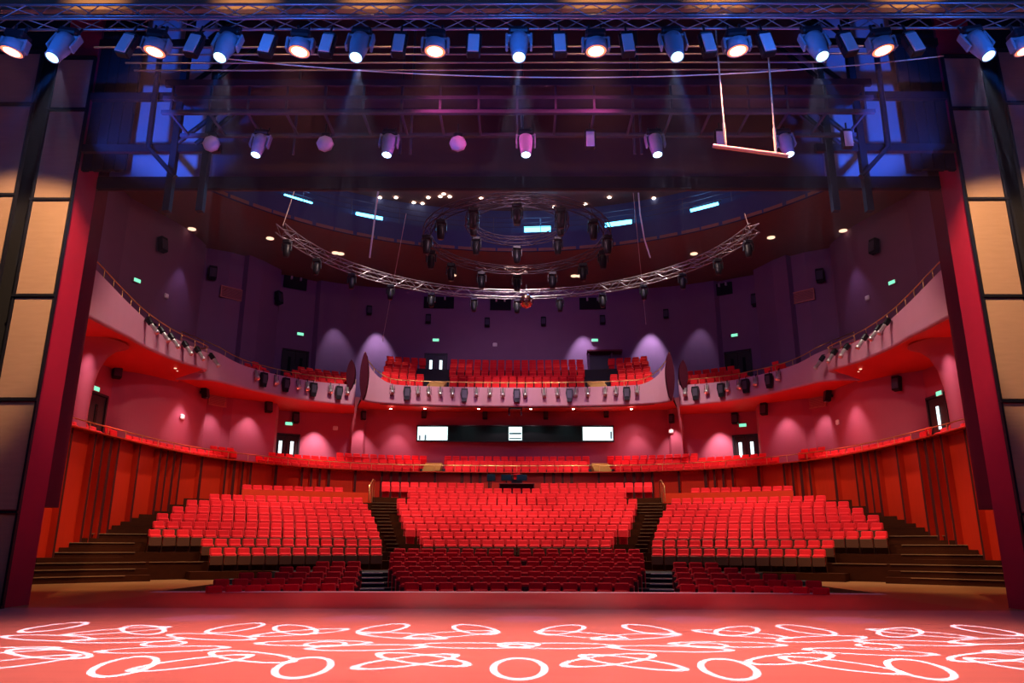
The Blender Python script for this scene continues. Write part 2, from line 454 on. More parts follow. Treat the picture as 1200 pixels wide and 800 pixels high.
# ------------------------------------------------------------------ ceiling
ZC, RO, CC = 20.4, 20.6, (0, 26.4)
m = MB()
n = 96
vs = []; fs = []
for i in range(n):
    g = 2 * PI * i / n
    ix, iy = RO * math.cos(g), CC[1] + RO * math.sin(g)
    ox, oy = 30 * math.cos(g), CC[1] + 32 * math.sin(g)
    vs += [(ix, iy, ZC), (ox, oy, ZC), (ox, oy, ZC + .2), (ix, iy, ZC + .2)]
for i in range(n):
    a, b = 4 * i, 4 * ((i + 1) % n)
    if vs[a][1] < 19 and vs[b][1] < 19: continue
    for k in range(4): fs.append((a + k, a + (k + 1) % 4, b + (k + 1) % 4, b + k))
m.add(vs, fs)
o = m.build('ceiling', 'ceiling_paint'); struct(o, 'brown ceiling rim round the large round opening', 'ceiling')
def ringpts(R, n=96, a0=-.35, a1=PI + .35): return [(R * math.cos(a0 + (a1 - a0) * i / (n - 1)), CC[1] + R * math.sin(a0 + (a1 - a0) * i / (n - 1))) for i in range(n)]
m = MB(); m.wall(ringpts(RO), ZC - .02, ZC + 1.35, .15)
o = m.build('trim_5', 'navy'); struct(o, 'dark blue upright edge of the ceiling opening', 'ceiling edge')
m = MB(); m.slab(ringpts(RO + .15), ringpts(RO + 2.2), ZC + .5, ZC + .5, .1); m.wall(ringpts(RO + 2.2), ZC + .3, ZC + 4.3, .15)
o = m.build('wall_catwalk', 'navy'); struct(o, 'blue-lit catwalk recess round the ceiling opening', 'wall')
m = MB(); m.slab(ringpts(RO + 2.4), [(x * .02, 18.0) for x, y in ringpts(RO + 2.4)], ZC + 4.1, ZC + 4.1, .15)
o = m.build('ceiling_upper', 'ceiling_upper'); struct(o, 'dim brown upper ceiling with small downlights', 'ceiling')
# catwalk handrail
m = MB()
for h in (1.75, 2.1, 2.45): m.tube([(x, y, ZC + h) for x, y in ringpts(RO + .1, 72)], .018, 5)
for x, y in ringpts(RO + .1, 26): m.tube([(x, y, ZC + 1.3), (x, y, ZC + 2.45)], .025, 5)
o = m.build('catwalk_railing', 'steel_dark'); tag(o, 'thin steel railing along the blue-lit ceiling catwalk', 'railing')

# ------------------------------------------------------------------ balconies
BOX = spline([(-14.6, 19.2), (-15.0, 22), (-15.6, 25.9), (-16.4, 30.0), (-16.85, 33), (-16.9, 36), (-16.5, 38.6), (-16.75, 39.25), (-17.6, 39.6), (-18.6, 39.8)], 8)
SEC = spline([(-18.4, 39.45), (-17.2, 39.55), (-16.4, 40.0), (-15.9, 41.0), (-15.3, 42.2), (-14.6, 43.5), (-13.5, 45), (-12.3, 46.1), (-11.1, 46.9), (-10.35, 47.25)], 8)
MID = spline([(-9.45, 45.5), (-9.2, 45.95), (-8.4, 46.5), (-6, 47.15), (-3, 47.5), (0, 47.6)], 8)
MIDF = both(MID)
ZB, ZL = 10.05, 11.2
LOWB = [p for p in LOWER if p[1] >= 19]
def front(name, P, zl, s, lab, inner, zb=None, zi=10.46):
    m = MB(); n = len(P)
    zb = zb or [ZB] * n
    sg = 1 if s == -1 or s == 0 else -1
    m.wall(P, zb, zl, -.22 * sg)
    # rounded lip at the foot
    m.tube([(p[0], p[1], z + .02) for p, z in zip(offset(P, -.12 * sg), zb)], .13, 8)
    o = m.build(name, 'plaster_front'); struct(o, lab, 'balcony front')
    k = 60; a = resample(offset(P, -.05 * sg), k); b = resample(inner, k)
    za = [q[2] for q in resample([(p[0], p[1], z) for p, z in zip(offset(P, -.05 * sg), zb)], k)]
    m = MB(); vs = []
    for q in range(k): vs += [(*a[q][:2], za[q] + .05), (a[q][0] * .6 + b[q][0] * .4, a[q][1] * .6 + b[q][1] * .4, za[q] * .5 + zi * .5), (*b[q][:2], zi)]
    m.add(vs, [(3 * q + t, 3 * q + t + 1, 3 * q + t + 4, 3 * q + t + 3) for q in range(k - 1) for t in (0, 1)], None, True)
    o = m.build(name.replace('wall', 'ceiling'), 'plaster_soffit_bounce'); struct(o, 'glossy red-tinted underside of ' + lab.replace('mauve ', ''), 'balcony underside')
    m = MB(); m.slab(a, b, 10.55, 10.60, .1)
    o = m.build(name.replace('wall', 'floor'), 'carpet'); struct(o, 'floor behind ' + lab, 'floor')
def zends(P, a, b, base=ZL, ln=2.6):
    L = [0]
    for p, q in zip(P, P[1:]): L.append(L[-1] + math.dist(p, q))
    return [base + a * max(0, 1 - l / ln) ** 2 + b * max(0, 1 - (L[-1] - l) / ln) ** 2 for l in L]
LED = {}
for s in (-1, 1):
    B = BOX if s == -1 else mir(BOX, -1); Q = SEC if s == -1 else mir(SEC, -1)
    ib = [(-20.4, 18.9), (-20.4, 36.4), (-19.4, 37.9), (-18.9, 39.0), (-18.6, 40.6)]
    iq = [(-18.6, 40.4), (-18.5, 43.9), (-17.9, 45.3), (-15.5, 47.4), (-16.3, 49.5), (-14.4, 50.5), (-11.2, 51.2)]
    if s == 1: ib, iq = mir(ib, -1), mir(iq, -1)
    zx = [(9.25 + (10.0 - 9.25) * min(1, max(0, (p[1] - 24) / 7)) if p[1] < 31 else 10.0 + .38 * min(1, (p[1] - 31) / 7.6)) for p in B]
    front('wall_box_balcony_' + SIDE[s], B, ZL, s, 'mauve %s side balcony front nearest the stage' % SIDE[s], ib, zx, 9.85)
    zq = zends(Q, 1.1, .1, ln=4.8)
    front('wall_side_balcony_' + SIDE[s], Q, zq, s, 'mauve %s side balcony front beside the middle one' % SIDE[s], iq, None, 10.05)
    LED['box', s] = (B, [ZL] * len(B)); LED['sec', s] = (Q, zq)
zm = zends(MIDF, 1.5, 1.5, ln=2.4)
im = [(-11.0, 51.0), (-10.4, 51.6), (-6, 52.4), (0, 52.7), (6, 52.4), (10.4, 51.6), (11.0, 51.0)]
front('wall_middle_balcony', MIDF, zm, 0, 'mauve middle balcony front with row of spotlights', im)
LED['mid', 0] = (MIDF, zm)
# upper balcony floor tiers and back infill
m = MB()
MC = [p for p in MIDF if abs(p[0]) < 8.75]
def back_of(t): return [(x * (1 + .010 * t), y + t) for x, y in MC]
mo = [back_of(t) for t in (0.3, 1.55, 2.5, 3.45, 4.4, 5.35)]
for k in range(5):
    m.slab(resample(mo[k], 40), resample(mo[k + 1], 40), 10.95 + .6 * k, 10.95 + .6 * k, .8)
o = m.build('floor_balcony_tiers', 'carpet'); struct(o, 'stepped floor of the middle balcony', 'floor')
m = MB()
for s in (-1, 1):
    Q = resample(SEC if s == -1 else mir(SEC, -1), 60); sg = -1 if s == -1 else 1
    for k in range(3):
        t0, t1 = .3 + .95 * k, 1.25 + .95 * k
        if k == 2: t1 += 1.6
        m.slab(offset(Q, sg * t0), offset(Q, sg * t1), 10.8 + .5 * k, 10.8 + .5 * k, .6)
o = m.build('floor_side_balcony_tiers', 'carpet'); struct(o, 'stepped floors of the side balconies', 'floor')
# pointed end fins of the balconies
def fin(x, y, w, z0, z1, yaw_, name, lab, mt='fin_dark'):
    m = MB(); poly = []
    for i in range(13):
        t = i / 12; poly.append((-w / 2 * math.sin(PI * min(1, t * 1.0)) ** .6 if t not in (0, 1) else 0, t))
    poly = [(-w / 2 * math.sin(PI * t) ** .7 if 0 < t < 1 else 0, z0 + (z1 - z0) * t) for t in [i / 12 for i in range(13)]] + \
           [(w / 2 * math.sin(PI * t) ** .7 if 0 < t < 1 else 0, z0 + (z1 - z0) * t) for t in [i / 12 for i in range(11, 0, -1)]]
    M = Matrix.Translation((x, y, 0)) @ Matrix.Rotation(yaw_, 4, 'Z') @ Matrix(((1, 0, 0, 0), (0, 0, 1, 0), (0, 1, 0, 0), (0, 0, 0, 1)))
    m.prism(poly, -.12, .25, M)
    o = m.build(name, mt); struct(o, lab, 'balcony end')
for s in (-1, 1):
    fin(s * 9.45, 45.35, .52, 9.95, 13.0, 0, 'trim_%d' % (6 if s == -1 else 7), 'dark pointed end of the middle balcony front, %s end' % SIDE[s])
    fin(s * 10.65, 47.0, .55, 10.9, 12.9, 0, 'trim_%d' % (8 if s == -1 else 9), 'dark pointed post at the inner end of the %s side balcony' % SIDE[s])
# handrails
def handrail(name, P, Z, h, lab, post=1.1):
    root = empty(name, (P[0][0], P[0][1], 0)); tag(root, lab, 'handrail')
    root.location = (0, 0, 0)
    m = MB(); m.tube([(p[0], p[1], z + h) for p, z in zip(P, Z)], .028, 6); m.build('rail', 'gold_metal', root)
    PZ = resample([(p[0], p[1], z) for p, z in zip(P, Z)], max(2, int(plen(P) / post)))
    for x, y, z in PZ:
        m = MB(); m.tube([(x, y, z - .02), (x, y, z + h)], .018, 5); m.build('baluster', 'gold_metal', root)
    return root
for s in (-1, 1):
    B, z = LED['box', s]; sg = 1 if s == -1 else -1
    handrail('handrail', offset(B, -.11 * sg), z, .42, 'brass handrail curving along the %s side balcony nearest the stage' % SIDE[s])
    Q, z = LED['sec', s]
    handrail('handrail', offset(Q, -.11 * sg), [zz if True else 0 for zz in z], .36, 'brass handrail along the %s side balcony beside the middle one' % SIDE[s])
handrail('handrail', offset(MIDF, -.11), zm, .34, 'brass handrail along the top of the middle balcony front')
handrail('handrail', offset(RAIL_FULL, -.12), [5.87] * len(RAIL_FULL), .45, 'brass handrail round the whole raised ring of seats', 1.3)
for s in (-1, 1):
    root = empty('stair_handrail'); tag(root, 'short brass handrail at the head of the %s stall aisle' % SIDE[s], 'handrail')
    root.location = (s * 8.25, 43.6, ZJ(8)); 
    m = MB(); m.tube([(0, -.9, .1), (0, -.9, .95), (0, 0, 1.35), (0, .5, 1.35), (0, .5, .2)], .035, 6); m.build('rail', 'gold_metal', root)
    m = MB(); m.tube([(0, -.45, .05), (0, -.45, 1.15)], .025, 5); m.build('baluster', 'gold_metal', root)
    m = MB(); m.tube([(0, 0, .1), (0, 0, 1.35)], .025, 5); m.build('baluster', 'gold_metal', root)

# ================================================================== seats
def seat_parts():
    T = lambda z, y, a: Matrix.Translation((0, y, z)) @ Matrix.Rotation(math.radians(a), 4, 'X')
    back = MB(); back.rbox((0, 0, .26), (.475, .09, .50), .035, T(.42, .12, -12)).rbox((0, -.035, .33), (.42, .05, .32), .02, T(.42, .10, -12))
    cus = MB(); cus.rbox((0, 0, .235), (.485, .17, .44), .06, T(.26, -.13, -6))
    pan = MB(); pan.rbox((0, -.097, .17), (.50, .022, .36), .008, T(.24, -.13, -6))
    arm = []
    for s in (-1, 1):
        a = MB(); a.rbox((s * .2535, .0, .62), (.024, .40, .045), .008); a.box((s * .2535, .02, .31), (.018, .22, .62)); arm.append(a)
    return back, cus, pan, arm
def make_seat(fab, nm):
    root = empty('theatre_seat'); back, cus, pan, arm = seat_parts()
    back.build('backrest', fab, root); cus.build('cushion', fab, root)
    tag(pan.build('seat_pan', 'seat_wood', root), 'brown wooden underside of the tipped-up seat')
    for a in arm: a.build('armrest', 'seat_wood' if nm == 'bright' else 'seat_fabric_dim', root)
    return proto(root)
seats = []        # (x, y, z, rotation, look, block, row, index)
# front stalls
for i, n in enumerate((13, 14, 15, 16, 17, 17, 18, 18)):
    for k in range(n):
        t = (k - (n - 1) / 2) * .555; t += .07 if t > 0.01 else -.07
        seats.append((RI(i), t / RI(i), ZI(i), 'dark', 'middle front block', i, k, n))
for i, n in enumerate((8, 8, 7, 5, 3)):
    for s in (-1, 1):
        for k in range(n):
            a = (4.02 + .14 * i + 1.15 + .28 + k * .56) / RI(i)
            seats.append((RI(i), s * a, ZI(i), 'dark', SIDE[s] + ' front block', i, k, n))
for j in range(10):
    n = CW[j]
    for k in range(n): seats.append((RJ(j), (k - (n - 1) / 2) * .55 / RJ(j), ZJ(j), 'bright', 'middle raised block', j, k, n))
AOUT = [12.6, 13.3, 15.4, 15.8, 16.0, 15.9, 15.8, 15.3]
for q, j in enumerate(range(-1, 7)):
    a0 = math.asin(AIN[q] / RJ(j)); a1 = math.asin(AOUT[q] / RJ(j)); n = int(round((a1 - a0) * RJ(j) / .555))
    for s in (-1, 1):
        for k in range(n): seats.append((RJ(j), s * (a0 + (k + .5) * .555 / RJ(j)), ZJ(j), 'bright', SIDE[s] + ' raised block', q, k, n))
def place(R, a): return Vector((R * math.sin(a), RC + R * math.cos(a)))
order = sorted(range(len(seats)), key=lambda q: place(seats[q][0], seats[q][1]).length)
near = set(order[:300])
P_ = {'dark': None, 'bright': None}
far = MB()
def far_seat(x, y, z, rz):
    M = Matrix.Translation((x, y, z)) @ Matrix.Rotation(rz, 4, 'Z')
    T = M @ Matrix.Translation((0, .12, .42)) @ Matrix.Rotation(math.radians(-12), 4, 'X')
    far.rbox((0, 0, .26), (.475, .09, .50), .035, T)
    far.rbox((0, 0, .235), (.485, .17, .44), .06, M @ Matrix.Translation((0, -.13, .26)) @ Matrix.Rotation(math.radians(-6), 4, 'X'))
    far.box((0, .02, .2), (.4, .1, .4), M)
for q in range(len(seats)):
    R, a, z, look, block, row, k, n = seats[q]
    p = place(R, a)
    if block == 'middle raised block' and row == 9 and -1.85 < p.x < 1.2: continue
    if q not in near:
        far_seat(p.x, p.y, z + .004, -a); continue
    if P_[look] is None:
        P_[look] = make_seat('seat_fabric_dim' if look == 'dark' else 'seat_fabric', look); r = P_[look]
    else: r = copy_tree(P_[look])
    r.location = (p.x, p.y, z + .004); r.rotation_euler = (0, 0, -a)
    r['category'] = 'seat'
    r['group'] = 'theatre seats in the ' + block
    c = 'dark red' if look == 'dark' else 'bright red'
    if block.startswith('middle'): r['label'] = '%s seat, %s from the left in the %s row of the %s' % (c, nth(k), nth(row), block)
    else: r['label'] = '%s seat, %s from the aisle in the %s row of the %s' % (c, nth(k), nth(row), block)
# the box row, the parterre and the balconies
for s in (-1, 1):
    for k in range(10):
        a = s * (math.asin(9.85 / 34.0) + (k + .5) * .55 / 34.0); p = place(34.0, a); far_seat(p.x, p.y, 3.62, -a)
def row_along(P, t, z, skip, pitch=.55, sgn=-1):
    Q = offset(P, sgn * t); L = plen(Q); n = int(L / pitch); R = resample(Q, n + 1)
    for i in range(n):
        a, b = R[i], R[i + 1]; c = ((a[0] + b[0]) / 2, (a[1] + b[1]) / 2)
        if skip(c): continue
        d = (Vector(b[:2]) - Vector(a[:2])).normalized()
        far_seat(c[0], c[1], z, math.atan2(d.y, d.x))
def gaps(spans): return lambda c: any(a <= abs(c[0]) <= b and ylo <= c[1] <= yhi for a, b, ylo, yhi in spans)
aisle = [(4.95, 6.2, 46, 60), (15.0, 16.4, 40, 46), (17, 22, 33.3, 35.2), (0, 30, 0, 22.8)]
row_along(ra, .72, 5.46, gaps(aisle))
row_along(ra, 1.68, 5.89, gaps(aisle + [(17, 22, 36, 42.5)]))
row_along([ra[i] for i in cpart], 2.65, 6.31, gaps([(4.95, 6.2, 46, 60), (11.6, 30, 0, 60)]))
aisle2 = [(4.7, 6.0, 40, 50), (4.7, 6.7, 50, 60)]
for k in range(5): row_along(back_of(1.1 + .95 * k), 0, 10.96 + .6 * k, gaps(aisle2))
for s in (-1, 1):
    Q = SEC if s == -1 else mir(SEC, -1)
    for k in range(3): row_along(Q, .85 + .95 * k, 10.81 + .5 * k, gaps([(14.3, 15.8, 44.5, 50), (16.0, 30, 0, 60), (0, 10.9, 0, 60)]), sgn=-1 if s == -1 else 1)
    B = BOX if s == -1 else mir(BOX, -1)
    row_along(B, .9, 10.62, gaps([(0, 30, 0, 33.5), (0, 30, 39, 60)]), sgn=-1 if s == -1 else 1)
o = far.build('distant_seating', 'seat_fabric'); tag(o, 'rows of red tip-up seats in the rear stalls, raised ring and balconies', 'seats', None, 'stuff')
# wooden aisle steps in the parterre and balcony
for s in (-1, 1):
    for nm, x, y, z, lab in (('parterre', 5.55, 49.2, 5.22, 'pale wooden steps in the %s gap of the raised ring'), ('balcony', 5.3, 48.2, 10.96, 'pale wooden steps in the %s gap of the middle balcony')):
        m = MB()
        for k in range(4): m.box((s * x, y + .5 * k, z + (.45 if nm == 'parterre' else .25) + .18 * k), (1.1, .52, .9 if nm == 'parterre' else .5))
        o = m.build('aisle_steps', 'step_wood'); tag(o, lab % SIDE[s], 'steps', None, 'structure')
# technician's desk with monitors behind the last middle row
root = empty('control_desk', (0, RC + RJ(9) - .1, ZJ(9))); tag(root, 'dark control desk at the back of the middle stalls', 'desk')
m = MB(); m.rbox((0, -.10, .86), (2.1, .42, .05), .01); m.build('desk_top', 'jamb_dark', root)
m = MB(); m.box((0, .08, .62), (2.06, .04, .44)); m.build('modesty_panel', 'jamb_dark', root)
for s in (-1, 1):
    m = MB(); m.box((s * 1.02, -.10, .43), (.05, .4, .84)); m.build('leg', 'jamb_dark', root)
for k, (x, w, h, lab) in enumerate(((-1.52, .5, .42, 'small black monitor standing left of the control desk'), (-.62, .62, .36, 'left black monitor of the pair standing on the control desk'), (.3, .62, .36, 'right black monitor of the pair standing on the control desk'))):
    root = empty('monitor', (x, RC + RJ(9) - .2, ZJ(9) + .89)); tag(root, lab, 'monitor', 'monitors at the control desk')
    m = MB(); m.rbox((0, 0, .34), (w, .06, h), .015); m.build('screen', 'screen_glass', root)
    fz = 0 if k else -.885
    m = MB(); m.tube([(0, .04, fz + .02), (0, .04, .3)], .03, 6); m.rbox((0, .02, fz + .012), (.26, .18, .022), .006); m.build('stand', 'black_metal', root)

# ================================================================== proscenium
for s in (-1, 1):
    m = MB(); m.box((s * 11.75, 17.88, 7.5), (.9, .86, 16)); o = m.build('wall_proscenium_' + SIDE[s], 'jamb_paint')
    struct(o, 'crimson %s side of the proscenium opening' % SIDE[s], 'wall')
    m = MB(); m.box((s * 15.3, 19.5, 11.2), (6.0, 2.1, 17.8)); o = m.build('wall_reveal_' + SIDE[s], 'jamb_dark'); struct(o, 'dark inner return behind the %s proscenium side' % SIDE[s], 'wall')
    m = MB(); m.box((s * 17.2, 18.0, 8.5), (10, .6, 19)); o = m.build('wall_stage_' + SIDE[s], 'black_cloth'); struct(o, 'black stage wall beyond the %s portal panels' % SIDE[s], 'wall')
m = MB(); m.box((0, 18.9, 15.75), (26, .5, 9.7)); o = m.build('wall_header', 'header_wall'); struct(o, 'dark maroon wall above the proscenium opening', 'wall')
for s in (-1, 1):
    m = MB(); m.box((s * 9.75, 18.55, 15.75), (2.7, .16, 9.6)); o = m.build('wall_header_bay_' + SIDE[s], 'concrete'); struct(o, 'blue-lit concrete bay above the %s of the opening' % SIDE[s], 'wall')
m = MB(); m.box((0, 18.2, 10.66), (22.4, .12, .34)); o = m.build('stage_border', 'black_cloth'); tag(o, 'narrow black border cloth hanging along the foot of the header wall', 'border cloth')
for s in (-1, 1):
    m = MB()
    for k in range(8): m.box((s * (10.12 + .14 * k), 17.35 + .05 * (k % 2), 13.2), (.15, .1, 5.2))
    o = m.build('leg_drape', 'black_cloth'); tag(o, 'black leg drape hanging beside the %s portal panels' % SIDE[s], 'drape')
# portal towers of framed panels
for s in (-1, 1):
    root = empty('portal_tower', (s * 12.9, 17.2, 0)); tag(root, 'tall %s portal tower of tan framed panels lit from above' % SIDE[s], 'portal tower')
    fr = MB()
    for (x0, x1, y) in ((11.17, 12.2, 0), (12.42, 14.3, -.25), (14.45, 16.4, -.3)):
        for x in (x0 + .02, x1 - .02): fr.box((s * (x - 12.9), y, 6.9), (.05, .09, 13.8))
        for z in (-.0, 2.05, 4.6, 7.15, 9.7, 12.25, 13.8):
            fr.box((s * ((x0 + x1) / 2 - 12.9), y - .02, max(.03, z)), (x1 - x0 + .02, .12, .055))
        for z0, z1 in zip((.05, 2.05, 4.6, 7.15, 9.7, 12.25), (2.05, 4.6, 7.15, 9.7, 12.25, 13.8)):
            p = MB(); p.rbox((s * ((x0 + x1) / 2 - 12.9), y + .01, (z0 + z1) / 2), (x1 - x0 - .1, .05, z1 - z0 - .10), .01); p.build('panel', 'tan_panel', root)
    fr.build('frame', 'black_metal', root)

# ================================================================== rig over the stage
TY, TZ = 11.0, 10.13
def truss(p0, p1, w, h, r, step):
    m = MB(); p0 = Vector(p0); p1 = Vector(p1); d = (p1 - p0); L = d.length; d.normalize()
    u = d.cross(Vector((0, 0, 1))).normalized(); v = Vector((0, 0, 1))
    C = [u * (a * w / 2) + v * (b * h / 2) for a, b in ((-1, -1), (1, -1), (1, 1), (-1, 1))]
    for c in C: m.tube([p0 + c, p1 + c], r, 6)
    n = int(L / step)
    for i in range(n):
        a = p0 + d * (i * step); b = p0 + d * ((i + 1) * step)
        for k in range(4):
            c0, c1 = C[k], C[(k + 1) % 4]
            if i % 2: c0, c1 = c1, c0
            m.tube([a + c0, b + c1], r * .5, 4, cap=False)
    return m
o = truss((-10.5, TY, TZ), (10.5, TY, TZ), .28, .28, .024, .42).build('lighting_truss', 'truss_grey'); tag(o, 'long box truss over the stage carrying the front row of lamps', 'truss')
m = MB()
for y_, z_ in ((TY + .9, 9.62), (TY + 1.0, 9.52), (TY + 1.15, 9.46), (TY + 1.0, 9.36)): pass
for k, (y_, z_, x0, x1) in enumerate(((12.2, 10.42, -8.0, 6.5), (12.6, 10.55, -7.6, 7.2), (13.1, 10.72, -7.9, 6.2), (13.6, 10.90, -8.0, 5.6))):
    m = MB(); m.tube([(x0, y_, z_), (x1, y_, z_)], .02, 5)
    o = m.build('pipe_batten', 'truss_grey'); tag(o, 'thin metal pipe hung level behind the truss, %s from the front' % nth(k), 'pipe', 'pipes behind the truss')
m = MB(); m.box((0, 11.5, 11.2), (24, .12, 1.1)); o = m.build('front_border', 'border_cloth'); tag(o, 'brown border cloth above the front truss with warm patches of light', 'border cloth')
m = MB(); m.tube([Vector((-5.35, 11.4, 9.62)).lerp(Vector((7.45, 11.4, 9.62)), t / 40) - Vector((0, 0, .42 * 4 * (t / 40) * (1 - t / 40))) for t in range(41)], .011, 5)
o = m.build('slack_cable', 'plate_white'); tag(o, 'pale slack cable sagging across under the front truss', 'cable')

def moving_head(nm, lensmat, sc=1.0):
    root = empty(nm)
    m = MB(); m.rbox((0, 0, -.06), (.34, .28, .14), .03); m.build('base', 'black_metal', root)
    m = MB()
    for s in (-1, 1): m.tube([(s * .10, 0, .02), (s * .10, 0, .15)], .022, 6)
    m.build('clamp', 'black_metal', root)
    m = MB()
    for s in (-1, 1): m.rbox((s * .205, 0, -.27), (.045, .14, .36), .015)
    m.rbox((0, 0, -.15), (.42, .14, .05), .015)
    m.build('yoke', 'head_plastic', root)
    h = MB(); h.lathe([(.02, -.12), (.10, -.13), (.155, -.17), (.165, -.30), (.15, -.45), (.125, -.60), (.118, -.70), (.100, -.70), (.100, -.685)], 20)
    ho = h.build('head', 'head_plastic', root)
    l = MB(); l.lathe([(.0, -.692), (.06, -.697), (.102, -.688)], 20); l.build('lens', lensmat, ho)
    return root
def wash(nm):
    root = empty(nm)
    m = MB(); m.rbox((0, 0, -.06), (.34, .28, .14), .03); m.build('base', 'black_metal', root)
    m = MB()
    for s in (-1, 1): m.tube([(s * .10, 0, .02), (s * .10, 0, .15)], .022, 6)
    m.build('clamp', 'black_metal', root)
    m = MB()
    for s in (-1, 1): m.rbox((s * .215, 0, -.24), (.05, .15, .24), .015)
    m.rbox((0, 0, -.15), (.44, .14, .05), .015)
    m.build('yoke', 'head_plastic', root)
    h = MB(); h.lathe([(.02, -.14), (.12, -.15), (.175, -.19), (.185, -.28), (.188, -.37), (.17, -.37), (.17, -.355)], 20)
    ho = h.build('head', 'head_plastic', root)
    r_ = MB(); r_.lathe([(.171, -.362), (.128, -.368)], 20); r_.build('lens_rim', 'lens_rim_red', ho)
    l = MB(); l.lathe([(.0, -.368), (.129, -.369)], 20); l.build('lens', 'lens_warm', ho)
    # honeycomb of small dark gaps between the lamp's lenses
    return root
def blinder(nm):
    root = empty(nm)
    m = MB(); m.rbox((0, 0, -.06), (.2, .12, .06), .015); m.tube([(0, 0, -.04), (0, 0, .14)], .02, 6); m.build('clamp', 'black_metal', root)
    m = MB()
    for s in (-1, 1): m.box((s * .125, 0, -.2), (.015, .06, .26))
    m.box((0, 0, -.075), (.265, .06, .015))
    m.build('yoke', 'black_metal', root)
    m = MB(); m.rbox((0, .03, -.30), (.23, .16, .40), .02); b = m.build('body', 'black_metal', root)
    m = MB(); m.rbox((0, -.06, -.30), (.19, .03, .38), .01); m.build('front_plate', 'grey_plate', root)
    return root
def aim(px, py, Y, target=None): return at(px, py, Y)
BLUE = [83, 272, 425, 608, 785, 947, 1132]
RED = [20, 186, 354, 511, 697, 860, 1027, 1191]
GREY = [155, 233, 318, 387, 470, 556, 655, 733, 825, 892, 985, 1060]
tx = lambda px: at(px, 38, TY).x
def hang(p, px, i, lab, cat, group, tilt, roll, z=TZ - .33):
    r = p if i == 0 else copy_tree(p)
    r.location = (tx(px), TY, z); r.rotation_euler = (tilt, roll, 0)
    tag(r, lab, cat, group); return r
p = proto(moving_head('moving_head_lamp', 'lens_blue'))
for i, px in enumerate(BLUE):
    x = tx(px); hang(p, px, i, 'blue-lit beam lamp, %s of the long lamps from the left on the front truss' % nth(i), 'stage lamp', 'beam lamps on the front truss', math.radians(-20), math.radians(-x * 1.2))
p = proto(wash('wash_lamp'))
for i, px in enumerate(RED):
    x = tx(px); hang(p, px, i, 'round warm-glowing wash lamp, %s of its kind from the left on the front truss' % nth(i), 'stage lamp', 'wash lamps on the front truss', math.radians(0), math.radians(-x * 1.2))
p = proto(blinder('flood_lamp'))
for i, px in enumerate(GREY):
    x = tx(px); hang(p, px, i, 'small grey unlit flood lamp, %s from the left on the front truss' % nth(i), 'stage lamp', 'grey flood lamps on the front truss', math.radians(-8), math.radians(-x * 2.2), TZ - .31)
# second row, under the portal bridge
BY, BZ = 15.6, 10.85
root = empty('portal_bridge', (0, BY, BZ)); tag(root, 'steel lighting bridge above the opening with purple sheen', 'bridge')
m = MB()
for y, z in ((-.5, .75), (.5, .75), (-.5, .0), (.5, .0), (-.5, .36)):
    m.box((0, y, z), (16.2, .09, .09 if z < .7 else .16))
m.build('beam', 'steel_dark', root)
for k in range(19):
    x = -7.9 + 15.8 * k / 18
    m = MB(); m.box((x, 0, .0), (.05, 1.0, .05)); m.box((x, -.5, .37), (.05, .05, .74)); m.build('cross_bar', 'steel_dark', root)
m = MB(); m.box((0, 0, .72), (16, .95, .03)); m.build('walkway', 'steel_dark', root)
for s in (-1, 1):
    m = MB()
    for x in (7.6, 8.4): m.box((s * x, .9, 2.2), (.16, .16, 8.0))
    for z in (-.1, 1.35, 2.9, 4.6): m.box((s * 9.0, .95, z), (3.4, .12, .2))
    for z in (0, 1.5, 3.0): m.tube([(s * 7.0, .9, z + 1.3), (s * 8.4, .9, z)], .06, 6); m.tube([(s * 6.6, .9, z + 1.3), (s * 7.9, .9, z)], .06, 6)
    m.tube([(s * 9.0, .7, 3.2), (s * 8.95, .7, -.2), (s * 8.2, .7, -1.0)], .07, 6)
    m.build('frame', 'black_metal', root)
for k, px in enumerate((350, 472, 484, 612, 740, 748)):
    x = at(px, 100, BY + .6).x
    m = MB(); m.tube([(x, BY + .6, 10.4), (x, BY + .6, 14)], .035, 5); o = m.build('hanger_pole', 'steel_dark'); tag(o, 'upright steel hanger behind the bridge, %s from the left' % nth(k), 'pole', 'hangers behind the bridge')
p = proto(moving_head('moving_head_lamp', 'lens_far'))
for i, px in enumerate((309, 458, 616, 765, 914)):
    r = p if i == 0 else copy_tree(p)
    c = at(px, 148, BY); r.location = (c.x, BY, BZ - .22); r.rotation_euler = (math.radians(-14), math.radians(-c.x), 0)
    tag(r, 'blue beam lamp hanging under the portal bridge, %s from the left' % nth(i), 'stage lamp', 'beam lamps under the bridge')
def plate(nm):
    root = empty(nm)
    m = MB(); m.tube([(0, 0, -.1), (0, 0, .14)], .022, 6); m.rbox((0, .05, -.14), (.22, .2, .12), .03); m.build('clamp', 'black_metal', root)
    m = MB(); m.lathe([(.0, .1), (.15, .1), (.20, .02), (.20, -.05), (.0, -.05)], 8, Matrix.Translation((0, 0, -.36)) @ Matrix.Rotation(PI / 2, 4, 'X')); m.build('body', 'grey_plate', root)
    return root
p = proto(plate('round_flood_lamp'))
for i, px in enumerate((249, 382, 537)):
    r = p if i == 0 else copy_tree(p); c = at(px, 148, BY); r.location = (c.x, BY, BZ - .14); tag(r, 'grey eight-sided unlit flood lamp under the bridge, %s from the left' % nth(i), 'stage lamp', 'eight-sided flood lamps under the bridge')
p = proto(blinder('flood_lamp'))
for i, px in enumerate((691, 842, 990)):
    r = p if i == 0 else copy_tree(p); c = at(px, 148, BY); r.location = (c.x, BY, BZ - .12); tag(r, 'grey rectangular unlit flood lamp under the bridge, %s from the left' % nth(i), 'stage lamp', 'rectangular flood lamps under the bridge')
